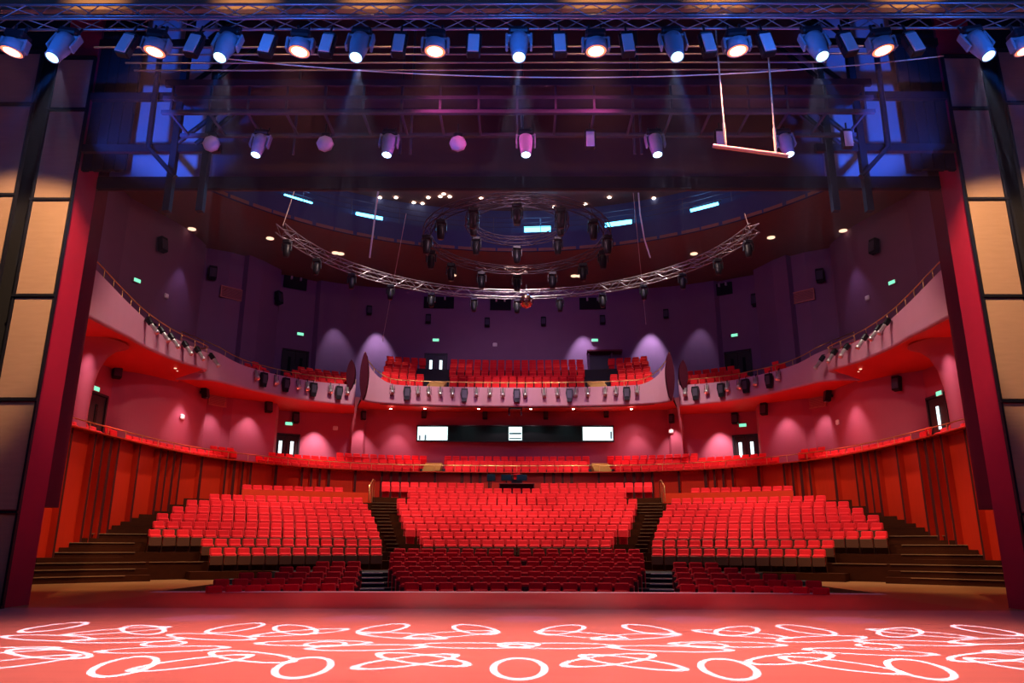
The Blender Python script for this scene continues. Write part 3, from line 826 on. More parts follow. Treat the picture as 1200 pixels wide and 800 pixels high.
# trapeze
root = empty('trapeze'); tag(root, 'trapeze with pale wooden bar hanging on two ropes above the stage', 'trapeze')
a, b = at(835, 171, 11.2), at(923, 183, 11.2)
m = MB(); m.tube([a, b], .035, 10); m.build('bar', 'bar_wood', root)
for px0, py0, px1, py1 in ((838, 32, 850, 174), (897, 32, 909, 182)):
    m = MB(); t0, t1 = at(px0, py0, 11.2), at(px1, py1, 11.2)
    m.tube([t0, t0.lerp(t1, .8)], .015, 6); m.tube([t0.lerp(t1, .8), t1], .026, 6)
    m.build('rope', 'rope', root)

# ================================================================== round truss and its lamps
RT, RTC, RTZ = 10.4, (0, 28.7), 14.85
def arct(R, z, a0, a1, n): return [(RTC[0] + R * math.cos(a0 + (a1 - a0) * i / (n - 1)), RTC[1] + R * math.sin(a0 + (a1 - a0) * i / (n - 1)), z) for i in range(n)]
def ring_truss(R, z, a0, a1, n, w=.4, r=.028):
    m = MB(); A = arct(R - w / 2, z, a0, a1, n); B = arct(R + w / 2, z, a0, a1, n); A2 = [(x, y, z - w) for x, y, z in A]; B2 = [(x, y, z - w) for x, y, z in B]
    full_ = a1 - a0 > 6.2
    for c in (A, B, A2, B2): m.tube(c[:-1] if full_ else c, r, 5, closed=full_)
    for i in range(n - 1):
        for c, d in ((A, A2), (B, B2), (A, B), (A2, B2)):
            m.tube([c[i], d[i + 1]] if i % 2 else [d[i], c[i + 1]], r * .6, 4, cap=False)
    return m
o = ring_truss(RT, RTZ, math.radians(8), math.radians(172), 56).build('curved_truss', 'truss_grey'); tag(o, 'large half-ring truss hanging below the ceiling opening', 'truss')
o = ring_truss(3.7, 13.7, 0, 2 * PI, 33, .3, .022).build('ring_truss', 'steel_dark'); tag(o, 'small dark ring truss hanging inside the large one', 'truss')
o = ring_truss(2.0, 14.4, 0, 2 * PI, 21, .3, .022).build('ring_truss', 'steel_dark'); tag(o, 'smallest dark ring truss at the centre of the rig', 'truss')
def rig_lamp(nm):
    root = empty(nm)
    m = MB(); m.rbox((0, 0, -.08), (.36, .3, .16), .03); m.tube([(0, 0, -.02), (0, 0, .08)], .03, 6); m.build('base', 'black_metal', root)
    m = MB()
    for s in (-1, 1): m.rbox((s * .2, 0, -.32), (.05, .14, .36), .015)
    m.box((0, 0, -.155), (.42, .12, .03))
    m.build('yoke', 'black_metal', root)
    m = MB(); m.lathe([(.02, -.18), (.12, -.2), (.165, -.28), (.15, -.6), (.12, -.78), (.0, -.78)], 14); m.build('head', 'black_metal', root)
    return root
p = proto(rig_lamp('rig_lamp')); first = [True]
def rig(x, y, z, lab, group, tilt=(0, 0, 0)):
    r = p if first[0] else copy_tree(p); first[0] = False
    r.location = (x, y, z); r.rotation_euler = tilt; tag(r, lab, 'stage lamp', group)
for i, a in enumerate(range(12, 171, 13)):
    g = math.radians(180 - a); rig(RT * math.cos(g), RTC[1] + RT * math.sin(g), RTZ - .49, 'dark lamp hanging from the large half-ring truss, %s from the left' % nth(i), 'lamps on the half-ring truss')
for i in range(14):
    g = math.radians(180 - (i + .5) * 360 / 14); side = 'far' if math.sin(g) > 0 else 'near'
    k = i if side == 'far' else 13 - i
    rig(3.7 * math.cos(g), RTC[1] + 3.7 * math.sin(g), 13.31, 'dark lamp on the %s side of the small ring truss, %s from the left' % (side, nth(k)), 'lamps on the small ring truss')
for i in range(6):
    g = math.radians(180 - (i + .5) * 60); side = 'far' if math.sin(g) > 0 else 'near'
    k = i if side == 'far' else 5 - i
    rig(2.0 * math.cos(g), RTC[1] + 2.0 * math.sin(g), 14.02, 'dark lamp on the %s side of the smallest ring truss, %s from the left' % (side, nth(k)), 'lamps on the smallest ring truss')
# mirror ball
root = empty('mirror_ball', at(617, 353, 38.2)); tag(root, 'pink-lit mirror ball hanging under the middle of the half-ring truss', 'mirror ball')
m = MB()
prof = [(.38 * math.sin(PI * i / 14), .38 * math.cos(PI * i / 14)) for i in range(15)]
prof[0] = (.001, .38); prof[-1] = (.001, -.38)
m.lathe(prof, 24, smooth=False); m.build('ball', 'mirror_facets', root)
m = MB(); m.tube([(0, 0, .36), (0, .0, .95)], .015, 5); m.build('hanger', 'steel_dark', root)
# suspension wires and conduits
for k, (p0, p1, y0, y1, r, lab) in enumerate((
        ((476, 250), (448, 400), 40, 50, .014, 'thin pale wire slanting down in front of the left back wall'),
        ((742, 226), (757, 380), 40, 50, .014, 'thin pale wire slanting down in front of the right back wall'),
        ((443, 224), (433, 302), 44, 44, .06, 'pale pole hanging from the ceiling left of the small ring truss'),
        ((345, 222), (331, 264), 30, 31, .02, 'wire holding the left end of the half-ring truss'),
        ((872, 250), (878, 268), 30.5, 31, .02, 'wire holding the right end of the half-ring truss'))):
    m = MB(); m.tube([at(*p0, y0), at(*p1, y1)], r, 5); o = m.build('suspension_wire', 'plate_white'); tag(o, lab, 'wire')
m = MB(); m.tube([at(748, 226, 43), at(750, 250, 43), at(755, 280, 43), at(762, 302, 43)], .045, 6); o = m.build('hose', 'plate_white'); tag(o, 'pale curved hose hanging from the ceiling right of the ring truss', 'hose')
# blue tubes and downlights
for k, (px, py, Y) in enumerate(((348, 238, 43.5), (432, 257, 47.2), (630, 271, 48.6), (725, 265, 47.8), (826, 247, 44.8))):
    c = at(px, py, Y - .8); root = empty('tube_light', c); tag(root, 'bright blue tube light on the ceiling catwalk, %s from the left' % nth(k), 'tube light', 'blue tube lights')
    ang = math.atan2(-(c.x), c.y - CC[1]); root.rotation_euler = (0, 0, ang)
    m = MB(); m.box((0, 0, .42), (2.1, .16, .1)); m.build('housing', 'steel_dark', root)
    m = MB()
    for zz in (0, -.2): m.tube([(-.9, -.1, zz + .22), (.9, -.1, zz + .22)], .10, 8)
    m.build('tube', 'tube_blue', root)
    d = light('AREA', 'tube_glow', c + Vector((0, -.35, .2)), 110, (.12, .45, 1.0), (c.x * .2, CC[1], c.z - 6), 1.6)
STAR = [(357, 226), (362, 231), (377, 235), (415, 231), (445, 231), (464, 231), (485, 237), (495, 238), (502, 231), (516, 230), (520, 227), (527, 230), (564, 232), (610, 243), (611, 258), (649, 242), (686, 239), (695, 250), (714, 231), (761, 236), (766, 232), (812, 228), (846, 231)]
for k, (px, py) in enumerate(STAR):
    c = at(px, py, Z=ZC + 3.93); m = MB(); m.lathe([(.11, .0), (.11, -.05), (.0, -.06)], 10)
    o = m.build('downlight', 'downlight', loc=c); tag(o, 'tiny bright downlight in the upper ceiling, %s from the left' % nth(k), 'downlight', 'downlights in the upper ceiling')
for k, (px, py) in enumerate(((224, 268), (316, 279), (393, 296), (399, 297), (531, 322), (673, 323), (679, 323), (813, 297), (903, 278), (987, 270))):
    c = at(px, py, Z=ZC - .01); m = MB(); m.lathe([(.24, .0), (.24, -.04), (.0, -.04)], 14)
    o = m.build('ceiling_spot', 'downlight_soft', loc=c); tag(o, 'dim round light in the ceiling rim, %s from the left' % nth(k), 'downlight', 'dim lights in the ceiling rim')
for s in (-1, 1):
    i = 0
    for y, t in ((23.5, 1.2), (27.5, 1.5), (31.0, 1.4), (34.3, 1.2), (37.6, 1.0)):
        for d in (0, .55):
            x = -(15.2 if y < 26 else 16.6) - t; m = MB(); m.lathe([(.07, 0), (.07, -.03), (0, -.03)], 10)
            f = min(1, t / 4.0)
            o = m.build('soffit_light', 'downlight_soft', loc=(-s * (x - d * .3) if s == 1 else (x - d * .3), y + d, ZB + .02 + .36 * f - .03)); tag(o, 'tiny light in the underside of the %s stage-end balcony, %s from the stage' % (SIDE[s], nth(i)), 'downlight', 'tiny lights under the balconies'); i += 1
for k, px in enumerate((498, 561, 622, 672, 458, 740)):
    c = at(px, 478, 49.6); m = MB(); m.lathe([(.08, 0), (.08, -.03), (0, -.03)], 10)
    o = m.build('soffit_light', 'downlight', loc=(c.x, 49.6, 10.17)); tag(o, 'tiny light under the middle balcony, %s from the left' % nth(sorted((498, 561, 622, 672, 458, 740)).index(px)), 'downlight', 'tiny lights under the middle balcony')

# ================================================================== balcony spotlights and speakers
def parcan(nm):
    root = empty(nm)
    m = MB(); m.tube([(0, -.02, .12), (0, -.12, .12), (0, -.14, -.02)], .02, 5); m.build('hook', 'black_metal', root)
    M = Matrix.Translation((0, -.17, -.30)) @ Matrix.Rotation(math.radians(-22), 4, 'X')
    m = MB(); m.lathe([(.03, .30), (.085, .28), (.095, .0), (.13, -.08), (.14, -.26), (.12, -.26), (.0, -.2)], 12, M); m.build('body', 'silver', root)
    m = MB()
    for s in (-1, 1): m.tube([(s * .15, -.15, .0), (s * .15, -.17, -.3)], .014, 4)
    m.build('bracket', 'black_metal', root)
    return root
def linespk(nm):
    root = empty(nm)
    m = MB(); m.tube([(0, -.02, .14), (0, -.12, .14), (0, -.14, -.0)], .02, 5); m.build('hook', 'black_metal', root)
    m = MB(); m.prism([(-.20, 0), (.20, 0), (.24, -.3), (.14, -.85), (-.14, -.85), (-.24, -.3)], -.11, .11, Matrix.Translation((0, -.2, -.05)) @ Matrix(((1, 0, 0, 0), (0, 0, 1, 0), (0, 1, 0, 0), (0, 0, 0, 1)))); m.build('body', 'black_metal', root)
    m = MB(); m.rbox((0, -.32, -.42), (.30, .02, .5), .008); m.build('grille', 'steel_dark', root)
    return root
pc = proto(parcan('spotlight')); ls = proto(linespk('hanging_speaker')); used = {'p': False, 's': False}
def on_front(key, px, kind, lab, group):
    P, Z = LED[key]
    best = min(range(len(P) - 1), key=lambda i: abs(CX + FPX * P[i][0] / (P[i][1] * 1.0) * (math.cos(TH) - (ZL - CAMZ) / P[i][1] * -math.sin(TH) if False else 1 / (math.cos(TH) + (ZL - CAMZ) / P[i][1] * math.sin(TH))) - px))
    d = (Vector(P[best + 1][:2]) - Vector(P[best][:2])).normalized(); a = math.atan2(d.y, d.x)
    if key[1] == 1: a += PI
    src = pc if kind == 'p' else ls
    r = src if not used[kind] else copy_tree(src); used[kind] = True
    n_ = Vector((math.sin(a), -math.cos(a), 0))
    r.location = Vector((P[best][0], P[best][1], ZL - .10)) + n_ * .06; r.rotation_euler = (0, 0, a)
    tag(r, lab, 'spotlight' if kind == 'p' else 'speaker', group)
for k, px in enumerate((462, 488, 502, 518, 531, 556, 572, 590, 618, 637, 653, 674, 691, 707, 725, 749)):
    on_front(('mid', 0), px, 'p', 'silver spotlight on the middle balcony front, %s from the left' % nth(k), 'spotlights on the middle balcony')
for k, px in enumerate((474, 543, 605, 664, 737)):
    on_front(('mid', 0), px, 's', 'black tapered fixture on the middle balcony front, %s from the left' % nth(k), 'black fixtures on the middle balcony')
for s, A, B in ((-1, (297, 321, 346, 358, 385, 407), (305, 334, 366, 397)), (1, (804, 829, 854, 867, 889, 913), (816, 846, 877, 904))):
    for k, px in enumerate(A): on_front(('sec', s), px, 'p', 'silver spotlight on the %s side balcony beside the middle one, %s from the left' % (SIDE[s], nth(k)), 'spotlights on the %s side balcony' % SIDE[s])
    for k, px in enumerate(B): on_front(('sec', s), px, 's', 'black tapered fixture on the %s side balcony front, %s from the left' % (SIDE[s], nth(k)), 'black fixtures on the %s side balcony' % SIDE[s])
def profile(nm):
    root = empty(nm)
    m = MB(); m.tube([(0, -.02, .12), (0, -.15, .12), (0, -.2, -.02)], .025, 5); m.build('hook', 'black_metal', root)
    M = Matrix.Translation((0, -.28, -.22)) @ Matrix.Rotation(math.radians(-38), 4, 'X')
    m = MB(); m.rbox((0, 0, .18), (.26, .24, .36), .05, M); m.build('lamp_house', 'black_metal', root)
    m = MB(); m.lathe([(.09, .02), (.085, -.34), (.11, -.36), (.11, -.50), (.0, -.48)], 12, M); m.build('barrel', 'silver', root)
    return root
pf = proto(profile('profile_spotlight'))
uf = [False]
for s, A in ((-1, (168, 184, 197, 211, 226, 243)), (1, (1045, 1031, 1016, 997, 980, 966))):
    P, Z = LED['box', s]
    for k, px in enumerate(A):
        best = min(range(4, len(P) - 10), key=lambda i: abs(CX + FPX * P[i][0] / (math.cos(TH) * P[i][1] + math.sin(TH) * (ZL - CAMZ)) - px))
        d = (Vector(P[best + 1][:2]) - Vector(P[best][:2])).normalized(); a = math.atan2(d.y, d.x) + (PI if s == 1 else 0)
        r = pf if not uf[0] else copy_tree(pf); uf[0] = True
        n_ = Vector((math.sin(a), -math.cos(a), 0)); r.location = Vector((P[best][0], P[best][1], ZL - .08)) + n_ * .05; r.rotation_euler = (0, 0, a)
        tag(r, 'black and silver profile spotlight on the %s stage-end balcony, %s from the stage' % (SIDE[s], nth(k)), 'spotlight', 'profile spotlights on the %s stage-end balcony' % SIDE[s])

def wall_hit(P, px, s):
    """first place where the plan line of sight of picture column px meets the wall path P at the given height"""
    return None
def on_wall(P, px, py, out=.15):
    """point and facing on a wall path (left half, mirrored when needed) for a picture point"""
    s = -1 if px < CX else 1
    Q = P if s == -1 else mir(P, -1)
    best = None
    for a, b in zip(Q, Q[1:]):
        n = max(2, int(math.dist(a, b) / .05))
        for i in range(n):
            x = a[0] + (b[0] - a[0]) * i / n; y = a[1] + (b[1] - a[1]) * i / n
            c = at(px, py, y)
            e = abs(c.x - x)
            if best is None or e < best[0] - 1e-6:
                d = (Vector(b) - Vector(a)).normalized(); best = (e, x, y, c.z, math.atan2(d.y, d.x) + (PI if s == 1 else 0))
    _, x, y, z, a = best
    n_ = Vector((math.sin(a), -math.cos(a), 0))
    return Vector((x, y, z)) + n_ * out, a
def wall_speaker(nm):
    root = empty(nm)
    m = MB(); m.rbox((0, -.16, 0), (.34, .26, .62), .03, Matrix.Rotation(math.radians(-10), 4, 'X')); m.build('cabinet', 'black_metal', root)
    m = MB(); m.rbox((0, -.30, -.04), (.28, .02, .42), .006, Matrix.Rotation(math.radians(-10), 4, 'X')); m.build('grille', 'steel_dark', root)
    m = MB(); m.box((0, .0, 0), (.12, .14, .12)); m.build('bracket', 'black_metal', root)
    return root
ws = proto(wall_speaker('wall_speaker')); uw = [False]
def spk(P, px, py, lab, group, sc=1.0):
    c, a = on_wall(P, px, py, .08); r = ws if not uw[0] else copy_tree(ws); uw[0] = True
    r.location = c; r.rotation_euler = (0, 0, a); r.scale = (sc, sc, sc); tag(r, lab, 'speaker', group)
for k, (px, py) in enumerate(((425, 488), (497, 486), (569, 487), (640, 487), (711, 485), (788, 491))): spk(LOWER, px, py, 'black speaker high on the back wall under the middle balcony, %s from the left' % nth(k), 'speakers on the lower back wall')
for px, py, lab in ((345, 491, 'black speaker above the left lower door beside the back wall'), (312, 478, 'black speaker on the left lower wall left of the door'), (234, 460, 'black speaker beside the left lower vent'), (134, 437, 'large black speaker under the left stage-end balcony'),
                    (862, 491, 'black speaker above the right lower door beside the back wall'), (897, 480, 'black speaker on the right lower wall right of the door'), (975, 463, 'black speaker beside the right lower vent'), (1053, 450, 'large black speaker under the right stage-end balcony')):
    spk(LOWER, px, py, lab, 'speakers on the lower side walls', 1.25)
for k, (px, py) in enumerate(((184, 288), (248, 322), (322, 350), (432, 365), (502, 375), (571, 379), (637, 378), (706, 376), (781, 369), (886, 353), (961, 325), (1028, 290))):
    spk(UPPER, px, py, 'black speaker high on the purple upper wall, %s from the left' % nth(k), 'speakers on the upper wall', 1.15 if 3 <= k <= 8 else 1.5)
# dark lighting ports high on the upper wall
for k, (px, py, w) in enumerate(((345, 327, 1.7), (515, 350, 2.3), (587, 352, 1.6), (694, 351, 2.0), (848, 334, 1.3))):
    c, a = on_wall(UPPER, px, py + 5, .16); root = empty('lighting_port', c); root.rotation_euler = (0, 0, a); tag(root, 'dark lighting port high on the upper wall, %s from the left' % nth(k), 'lighting port', 'lighting ports')
    m = MB(); m.box((0, .02, 0), (w, .1, .9)); m.build('opening', 'black_cloth', root)
    m = MB()
    for s in (-.5, .5): m.rbox((s * w * .4, -.12, .3), (.12, .2, .24), .02)
    m.build('lamp', 'grey_plate', root)
# vents
for px, py, P, w, h, lab in ((270, 344, UPPER, 1.45, .75, 'pale vent grille high on the left upper wall'), (941, 347, UPPER, 1.45, .75, 'pale vent grille high on the right upper wall'),
                             (254, 469, LOWER, 1.25, .7, 'framed vent grille on the left lower wall'), (956, 470, LOWER, 1.25, .7, 'framed vent grille on the right lower wall')):
    c, a = on_wall(P, px, py, .06); root = empty('vent', c); root.rotation_euler = (0, 0, a); tag(root, lab, 'vent')
    m = MB(); 
    for s in (-1, 1): m.box((s * w / 2, 0, 0), (.06, .1, h + .06)); m.box((0, 0, s * h / 2), (w, .1, .06))
    m.build('frame', 'vent_grille', root)
    m = MB()
    for k in range(9): m.box((0, .0, -h / 2 + h * (k + .5) / 9), (w - .06, .05, .035))
    m.build('grille', 'vent_grille', root)
# wall plates
for k, (px, py, P, lab) in enumerate(((193, 347, UPPER, 'small pale round box on the left upper wall'), (1016, 349, UPPER, 'small pale round box on the right upper wall'), (212, 489, LOWER, 'small pale box low on the left wall'), (982, 494, LOWER, 'pair of small pale boxes low on the right wall'),
                                       (393, 502, LOWER, 'small pale box beside the left lower door'), (787, 505, LOWER, 'small pale box under the right speaker of the back wall'), (580, 404, UPPER, 'small pale round box in the middle of the upper back wall'))):
    c, a = on_wall(P, px, py, .06); m = MB(); m.rbox((0, 0, 0), (.34, .12, .3), .05); o = m.build('wall_box', 'plate_white', loc=c); o.rotation_euler = (0, 0, a); tag(o, lab, 'junction box')
# doors
def door(n, P, px, py, w, h, lab, lit=True, zb=None, leaf=2):
    c, a = on_wall(P, px, py, .06)
    root = empty('door_%d' % n, (c.x, c.y, zb if zb is not None else c.z)); root.rotation_euler = (0, 0, a); tag(root, lab, 'door', None, 'structure')
    m = MB()
    for s in (-1, 1): m.box((s * (w / 2 + .06), 0, h / 2), (.12, .16, h + .1))
    m.box((0, 0, h + .06), (w + .24, .16, .12)); m.build('door_frame', 'door_black', root)
    for q in range(leaf):
        x = (q - (leaf - 1) / 2) * w / leaf
        m = MB(); m.rbox((x, .02, h / 2), (w / leaf - .02, .08, h - .02), .01); lf = m.build('door_leaf', 'door_black', root)
        m = MB(); m.box((x, -.03, h * .62), (.2, .03, h * .42)); m.build('glass_pane', 'lit_glass' if lit else 'screen_glass', lf)
        m = MB(); m.tube([(x + (.28 if q == 0 else -.28) * (1 if leaf == 2 else .8), -.07, h * .42), (x + (.28 if q == 0 else -.28) * (1 if leaf == 2 else .8), -.07, h * .52)], .02, 5); m.build('door_handle', 'steel_dark', lf)
def exit_sign(px, py, P, lab):
    c, a = on_wall(P, px, py, .12); root = empty('exit_sign', c); root.rotation_euler = (0, 0, a); tag(root, lab, 'exit sign', 'glowing exit signs')
    m = MB(); m.rbox((0, 0, 0), (.5, .1, .24), .02); m.build('housing', 'plate_white', root)
    m = MB(); m.rbox((0, -.055, 0), (.46, .02, .2), .006); m.build('panel', 'exit_green', root)
door(1, LOWER, 335, 515, 1.5, 2.3, 'black double door with two lit panes at the left of the lower wall', zb=6.1)
door(2, LOWER, 874, 515, 1.5, 2.3, 'black double door with two lit panes at the right of the lower wall', zb=6.1)
door(3, LOWER, 109, 480, 1.5, 2.6, 'dark single door beside the left flared column', False, 5.7, 1)
door(4, LOWER, 1100, 482, 1.5, 2.6, 'dark door with lit pane beside the right flared column', True, 5.7, 1)
door(5, UPPER, 511, 420, 1.5, 2.5, 'black double door with lit panes at the back of the middle balcony', True, 12.7)
door(6, UPPER, 346, 415, 1.7, 2.6, 'dark doorway behind the left side balcony', False, 12.2)
door(7, UPPER, 864, 413, 1.7, 2.6, 'dark doorway behind the right side balcony', False, 12.2)
door(8, UPPER, 166, 350, 2.0, 2.6, 'dark doorway behind the left stage-end balcony', False, 11.0)
door(9, UPPER, 1047, 352, 2.0, 2.6, 'dark doorway behind the right stage-end balcony', False, 11.0)
for px, py, P, lab in ((338, 497, LOWER, 'pale exit sign over the left lower double door'), (871, 498, LOWER, 'pale exit sign over the right lower double door'), (108, 456, LOWER, 'green exit sign over the door by the left flared column'), (1103, 460, LOWER, 'green exit sign over the door by the right flared column'),
                       (511, 399, UPPER, 'green exit sign over the double door of the middle balcony'), (351, 392, UPPER, 'green exit sign over the left side balcony doorway'), (861, 393, UPPER, 'green exit sign over the right side balcony doorway'),
                       (157, 329, UPPER, 'green exit sign over the left stage-end balcony doorway'), (1046, 331, UPPER, 'green exit sign over the right stage-end balcony doorway'), (697, 399, UPPER, 'white glowing sign over the right opening of the middle balcony')):
    exit_sign(px, py, P, lab)
# right-hand opening of the middle balcony, with a canopy
c, a = on_wall(UPPER, 703, 425, .05)
root = empty('door_10', (c.x, c.y, 12.9)); root.rotation_euler = (0, 0, a); tag(root, 'dark opening with flat canopy at the back of the middle balcony', 'door', None, 'structure')
m = MB(); m.box((0, .02, 1.1), (1.6, .08, 2.3)); m.build('opening', 'door_black', root)
m = MB(); m.box((.3, -.5, 2.4), (2.6, 1.1, .12)); m.build('canopy', 'jamb_dark', root)
for s in (-1, 1):
    m = MB(); m.box((s * .86, -.2, 1.15), (.12, .5, 2.4)); m.build('jamb', 'plaster_upper', root)
m = MB(); m.box((0, -.1, .55), (1.55, .1, 1.1)); m.build('lower_panel', 'step_wood', root)
# control-room windows
c0, c1 = at(490, 509, 52.3), at(718, 509, 52.3)
zc = (c0.z + c1.z) / 2; W = c1.x - c0.x; xm = (c0.x + c1.x) / 2
root = empty('window_1', (xm, 52.0, zc)); tag(root, 'long control-room window with three lit panes in the back wall', 'window', None, 'structure')
m = MB(); m.box((0, .1, 0), (W, .5, 1.06)); m.build('dark_glass', 'screen_glass', root)
for x0, x1, nm, mt in ((490, 525, 'lit_pane', 'lit_window'), (596.5, 612, 'lit_pane', 'lit_window'), (683, 718, 'lit_pane', 'lit_window')):
    a_, b_ = at(x0, 509, 52).x - xm, at(x1, 509, 52).x - xm
    m = MB(); m.box(((a_ + b_) / 2, -.17, 0), (b_ - a_, .06, .92)); pn = m.build(nm, mt, root)
    m = MB()
    if x0 == 596.5: m.box(((a_ + b_) / 2, -.21, .0), (b_ - a_ - .1, .03, .12)); m.box(((a_ + b_) / 2, -.21, -.35), (b_ - a_ - .1, .03, .08))
    elif x0 == 490: m.box((a_ + .15, -.21, -.3), (.12, .03, .3)); m.box((a_ + .55, -.21, -.28), (.12, .03, .36))
    else: m.box((b_ - .12, -.21, -.1), (.12, .03, .5))
    m.build('silhouette', 'blue_shelf', pn)
m = MB()
for z in (-.54, .54): m.box((0, -.17, z), (W + .1, .1, .06))
for x in (-W / 2, W / 2): m.box((x, -.17, 0), (.06, .1, 1.1))
m.build('window_frame', 'black_metal', root)
# projector bracket under the middle balcony
root = empty('projector_bracket', at(604, 482, 48.4)); tag(root, 'dark square bracket hanging under the middle balcony', 'bracket')
m = MB(); m.box((0, 0, .22), (.8, .08, .08)); m.build('crossbar', 'black_metal', root)
for s in (-1, 1):
    m = MB(); m.box((s * .4, 0, 0), (.08, .08, .5)); m.build('arm', 'black_metal', root)

# ================================================================== light
def gobo(o, power, col):
    d = o.data; d.use_nodes = True; nt = d.node_tree; N = nt.nodes; L = nt.links
    for n in list(N): N.remove(n)
    out = N.new('ShaderNodeOutputLight'); em = N.new('ShaderNodeEmission'); L.new(em.outputs[0], out.inputs[0])
    em.inputs['Color'].default_value = (*col, 1)
    tc = N.new('ShaderNodeTexCoord'); sx = N.new('ShaderNodeSeparateXYZ'); L.new(tc.outputs['Normal'], sx.inputs[0])
    def mth(op, a, b=None, c=None):
        n = N.new('ShaderNodeMath'); n.operation = op
        for i, v in enumerate((a, b, c)):
            if v is None: continue
            if isinstance(v, (int, float)): n.inputs[i].default_value = v
            else: L.new(v, n.inputs[i])
        return n.outputs[0]
    az = mth('ABSOLUTE', sx.outputs[2])
    u = mth('DIVIDE', sx.outputs[0], az); v = mth('DIVIDE', sx.outputs[1], az)
    r = mth('SQRT', mth('ADD', mth('MULTIPLY', u, u), mth('MULTIPLY', v, v)))
    th = mth('ARCTAN2', u, v)
    seg = 2 * PI / 9
    def petals(c, a, b, w, ph):
        t = mth('SUBTRACT', mth('MODULO', mth('ADD', mth('ADD', th, ph), 4 * PI), seg), seg / 2)
        px = mth('MULTIPLY', r, mth('COSINE', t)); py = mth('MULTIPLY', r, mth('SINE', t))
        ex = mth('DIVIDE', mth('SUBTRACT', px, c), a); ey = mth('DIVIDE', py, b)
        e = mth('SQRT', mth('ADD', mth('MULTIPLY', ex, ex), mth('MULTIPLY', ey, ey)))
        gx, gy = mth('DIVIDE', ex, a), mth('DIVIDE', ey, b)
        g = mth('SQRT', mth('ADD', mth('MULTIPLY', gx, gx), mth('MULTIPLY', gy, gy)))
        return mth('LESS_THAN', mth('ABSOLUTE', mth('SUBTRACT', e, 1.0)), mth('MAXIMUM', mth('MULTIPLY', g, .0046), w))
    ring = mth('LESS_THAN', mth('ABSOLUTE', mth('SUBTRACT', r, .030)), .0042)
    s = mth('MAXIMUM', petals(.232, .086, .032, .095, GP), ring)
    L.new(mth('MULTIPLY', s, power), em.inputs['Strength'])
GP = 0.0
SEG = 2 * PI / 9
for i, px in enumerate(BLUE):
    x = tx(px)
    o = light('SPOT', 'gobo_beam', (x * 1.0, TY - .12, TZ - 1.10), 26000, (.72, .75, 1.0), None, .004, 46, .1)
    tgt = Vector((x * 1.02, 11.3, 0)); loc = o.location
    o.rotation_euler = ((tgt - loc).to_track_quat('-Z', 'Y')).to_euler()
    GP = 0.0
    gobo(o, 1.0, (1, 1, 1))
for i, px in enumerate(RED):
    x = tx(px)
    light('SPOT', 'wash_beam', (x, TY - .1, TZ - .80), 3400 if abs(x) < 7 else 1300, (1.0, .31, .20), (x * (.95 if abs(x) < 7 else .75), 10.8, 0), .15, 78 if abs(x) < 7 else 66, .9)
# warm light on the portal towers
for s in (-1, 1):
    light('SPOT', 'portal_warm', (s * 8.6, 12.4, 11.8), 4800, (1.0, .60, .32), (s * 13.0, 17.2, 7.2), .1, 46, .5)
    light('SPOT', 'jamb_magenta', (s * -3, 14.5, 11.2), 1400, (1.0, .10, .42), (s * 11.5, 18.2, 7.0), .2, 40, .8)
    light('SPOT', 'bay_blue', (s * 8.0, 12.8, 8.6), 4200, (.03, .14, 1.0), (s * 9.5, 18.4, 12.9), .1, 38, .6)
    light('SPOT', 'bay_blue', (s * 11.6, 11.8, 9.4), 160, (.03, .1, 1.0), (s * 12.6, 17.2, 12.2), .1, 60, .7)
for x in (-7.6, -4.9, -2.6, 1.4, 3.6, 7): light('SPOT', 'border_warm', (x, 10.5, 10.5), 150, (1, .55, .2), (x, 11.5, 10.75), .05, 75, .9)
# unseen blue points added to light the lamp bodies, truss and bridge
for x in (-8, -4, 0, 4, 8): light('POINT', 'blue_fill', (x, TY - 1.5, TZ - 1.0), 150, (.03, .2, 1.0), None, .3)
for x in (-6, -2, 2, 6): light('POINT', 'bridge_fill', (x, BY - 1.2, BZ - 1.3), 60, (.12, .12, 1.0), None, .3)
light('SPOT', 'header_glow', (0, 12.5, 6), 110, (.5, .15, .65), (0, 18.6, 12), .5, 80, .9)
# house lights: rows of spots in the ceiling opening
for x, y, tx_, ty_, p_, c_ in ((-12, 33, -12.5, 36, 9000, 58), (-6, 35, -6, 39, 9000, 54), (0, 36, 0, 40, 9000, 54), (6, 35, 6, 39, 9000, 54), (12, 33, 12.5, 36, 9000, 58), (-3, 41, -3, 44, 4600, 50), (3, 41, 3, 44, 4600, 50), (-10, 39, -10, 41, 4600, 50), (10, 39, 10, 41, 4600, 50)):
    light('SPOT', 'house_light', (x, y, 19.8), p_, (1.0, .80, .66), (tx_, ty_, 2), .4, c_, .6)
for s in (-1, 1):
    light('SPOT', 'house_light', (s * 2, 26, 20), 7500, (1.0, .72, .55), (s * 17, 34, 4.0), .4, 50, .6)
    light('SPOT', 'house_light', (s * 6, 36, 20), 9000, (1.0, .80, .68), (s * 9, 49.0, 6.2), .4, 42, .6)
    light('SPOT', 'apron_light', (s * 11, 25, 19), 9000, (1.0, .66, .36), (s * 14.5, 28.8, 0), .3, 36, .6)
light('SPOT', 'house_light', (0, 36, 20), 9000, (1.0, .80, .68), (0, 50.5, 6.2), .4, 34, .6)
light('SPOT', 'front_seat_glow', (0, 37, 18.5), 9000, (1.0, .6, .5), (0, 28.2, 0), .4, 46, .6)
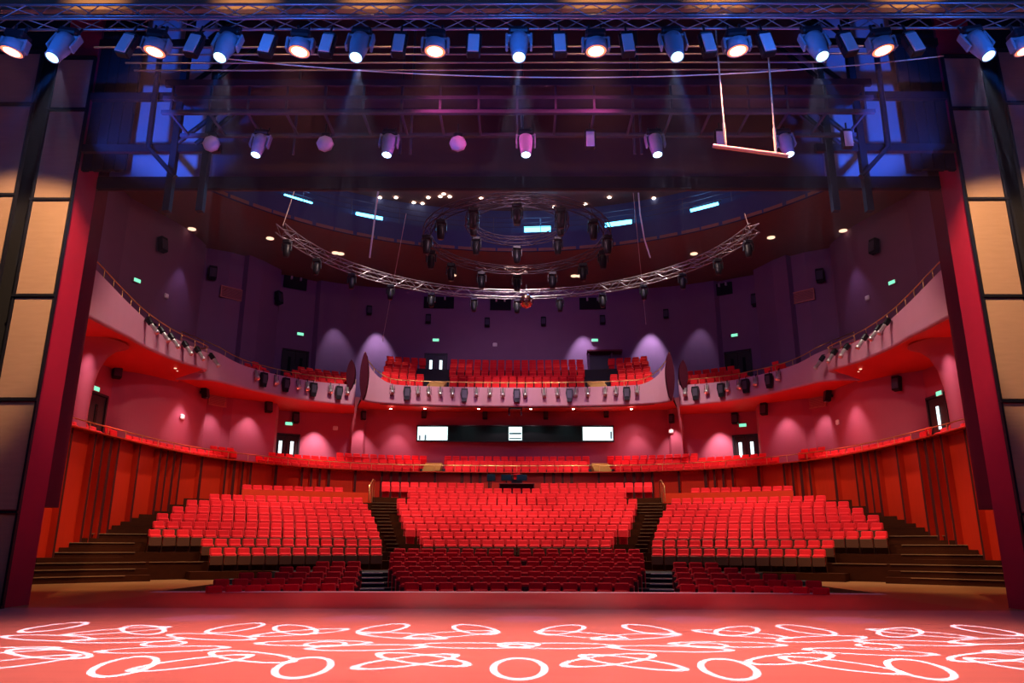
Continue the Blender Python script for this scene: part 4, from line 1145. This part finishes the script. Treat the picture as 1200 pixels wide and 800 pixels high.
# balcony fronts and upper walls
light('SPOT', 'balcony_wash', (0, 20, 17), 7000, (1.0, .62, .78), (0, 47.5, 10.8), .5, 34, .8)
for s in (-1, 1):
    light('SPOT', 'balcony_wash', (s * -4, 22, 17.5), 3600, (1.0, .55, .66), (s * 16.4, 36, 10.8), .5, 44, .8)
    light('SPOT', 'upper_violet', (s * 3, 24, 20), 2600, (.42, .22, 1.0), (s * 9, 55, 17), .8, 75, .8)
    light('SPOT', 'upper_red', (s * -6, 21, 14), 700, (1.0, .25, .45), (s * 21, 36, 16), .8, 60, .8)
# soffits and lower walls: unseen red points added as bounce fill, and downlights under the balconies
for s in (-1, 1):
    for x, y in ((17.9, 24), (18.0, 29), (17.8, 34.8), (16.7, 40.4), (15.0, 43.8)):
        light('POINT', 'red_fill', (s * x, y, 7.4), 60, (1.0, .06, .04), None, .4)
    light('POINT', 'red_fill', (s * 12.4, 47.0, 7.6), 110, (1.0, .1, .07), None, .4)
    light('POINT', 'red_fill', (s * 7, 49.8, 7.9), 70, (1.0, .08, .08), None, .4)
    for x, y, tx_, ty_, p_ in ((18.1, 30.9, 18.8, 31.7, 70), (17.4, 40.2, 18.1, 40.6, 90), (17.5, 44.0, 18.2, 44.2, 80), (16.0, 45.4, 16.6, 45.9, 80), (13.4, 49.4, 13.6, 50.1, 330), (10.3, 50.4, 10.6, 50.9, 120), (8.0, 50.9, 8.3, 51.5, 70)):
        light('SPOT', 'wall_scallop', (s * x, y, 9.8), p_ * 4.5, (1.0, .82, .86), (s * tx_, ty_, 7.0), .06, 66, .8)
for x in (-8, -5.8, -3.4, -1.1, 1.1, 3.4, 5.8, 8): light('SPOT', 'back_wall_wash', (x, 51.0 - abs(x) * .05, 9.9), 90, (1.0, .72, .78), (x, 52.2 - abs(x) * .06, 7.4), .08, 110, 1.0)
for x, y, p_ in ((5.0, 54.2, 230), (9.9, 53.8, 300), (-10.4, 53.7, 220), (13.2, 52.8, 40), (-13.2, 52.8, 60)):
    light('SPOT', 'wall_scallop_high', (x, y - .7, 18.6), p_ * 9, (.78, .68, 1.0), (x, y + .55, 14.2), .05, 46, .7)
for x, y, p_ in ((5.6, 51.4, 160), (8.6, 50.9, 160), (-4.2, 51.4, 160), (-8.6, 50.9, 150), (2.6, 51.6, 110), (-14.2, 49.8, 110), (14.2, 49.8, 70)):
    light('SPOT', 'balcony_seat_light', (x, y, 17.5), p_ * 3, (1.0, .70, .42), (x, y - 1.2, 12.0), .1, 50, .6)
for s in (-1, 1): light('SPOT', 'side_wall_high', (s * 19.6, 43.0, 19.0), 160, (.7, .5, 1.0), (s * 20.6, 43.4, 14.0), .1, 60, .8)

for x in (-6, -3, 0, 3, 6): light('SPOT', 'apron_red', (x, 16.6, 10.6), 1800, (1.0, .02, .09), (x, 21.2, 0), .1, 40, .9)
light('POINT', 'ceiling_warm', (0, 27, 22.4), 900, (1.0, .55, .4), None, .5)
# beams of the long lamps in thin haze
for px in BLUE: light('SPOT', 'lamp_beam', (tx(px), TY - .2, TZ - 1.12), 26000, (.03, .20, 1.0), (tx(px) * 1.02, 6.3, 0), .04, 9, .8)
for px in (309, 458, 616, 765, 914):
    c = at(px, 148, BY); light('SPOT', 'lamp_beam', (c.x, BY - .2, BZ - 1.05), 1500, (.04, .22, 1.0), (c.x * 1.02, BY - .5, 0), .04, 10, .8)
m = MB(); m.box((0, 13.2, 7.9), (18.4, 6.4, 4.2)); hz = m.build('haze', 'black_cloth')
hm = bpy.data.materials.new('haze'); hm.use_nodes = True; hn = hm.node_tree
for q in list(hn.nodes):
    if q.type != 'OUTPUT_MATERIAL': hn.nodes.remove(q)
vs_ = hn.nodes.new('ShaderNodeVolumeScatter'); vs_.inputs['Density'].default_value = .0010; vs_.inputs['Color'].default_value = (.8, .85, 1, 1)
hn.links.new(vs_.outputs[0], [q for q in hn.nodes if q.type == 'OUTPUT_MATERIAL'][0].inputs['Volume'])
hz.data.materials[0] = hm; tag(hz, 'thin stage haze showing the beams under the lamps', 'haze', None, 'stuff')
# world: nearly black room tone from the open back of the stage house
w = bpy.data.worlds.new('room_tone'); S.world = w; w.use_nodes = True
w.node_tree.nodes['Background'].inputs[0].default_value = (.012, .008, .022, 1); w.node_tree.nodes['Background'].inputs[1].default_value = 1.0
S.view_settings.view_transform = 'Standard'
S.view_settings.look = 'None'
S.view_settings.exposure = 0.0
S.view_settings.gamma = 1.0
S.view_settings.use_curve_mapping = False
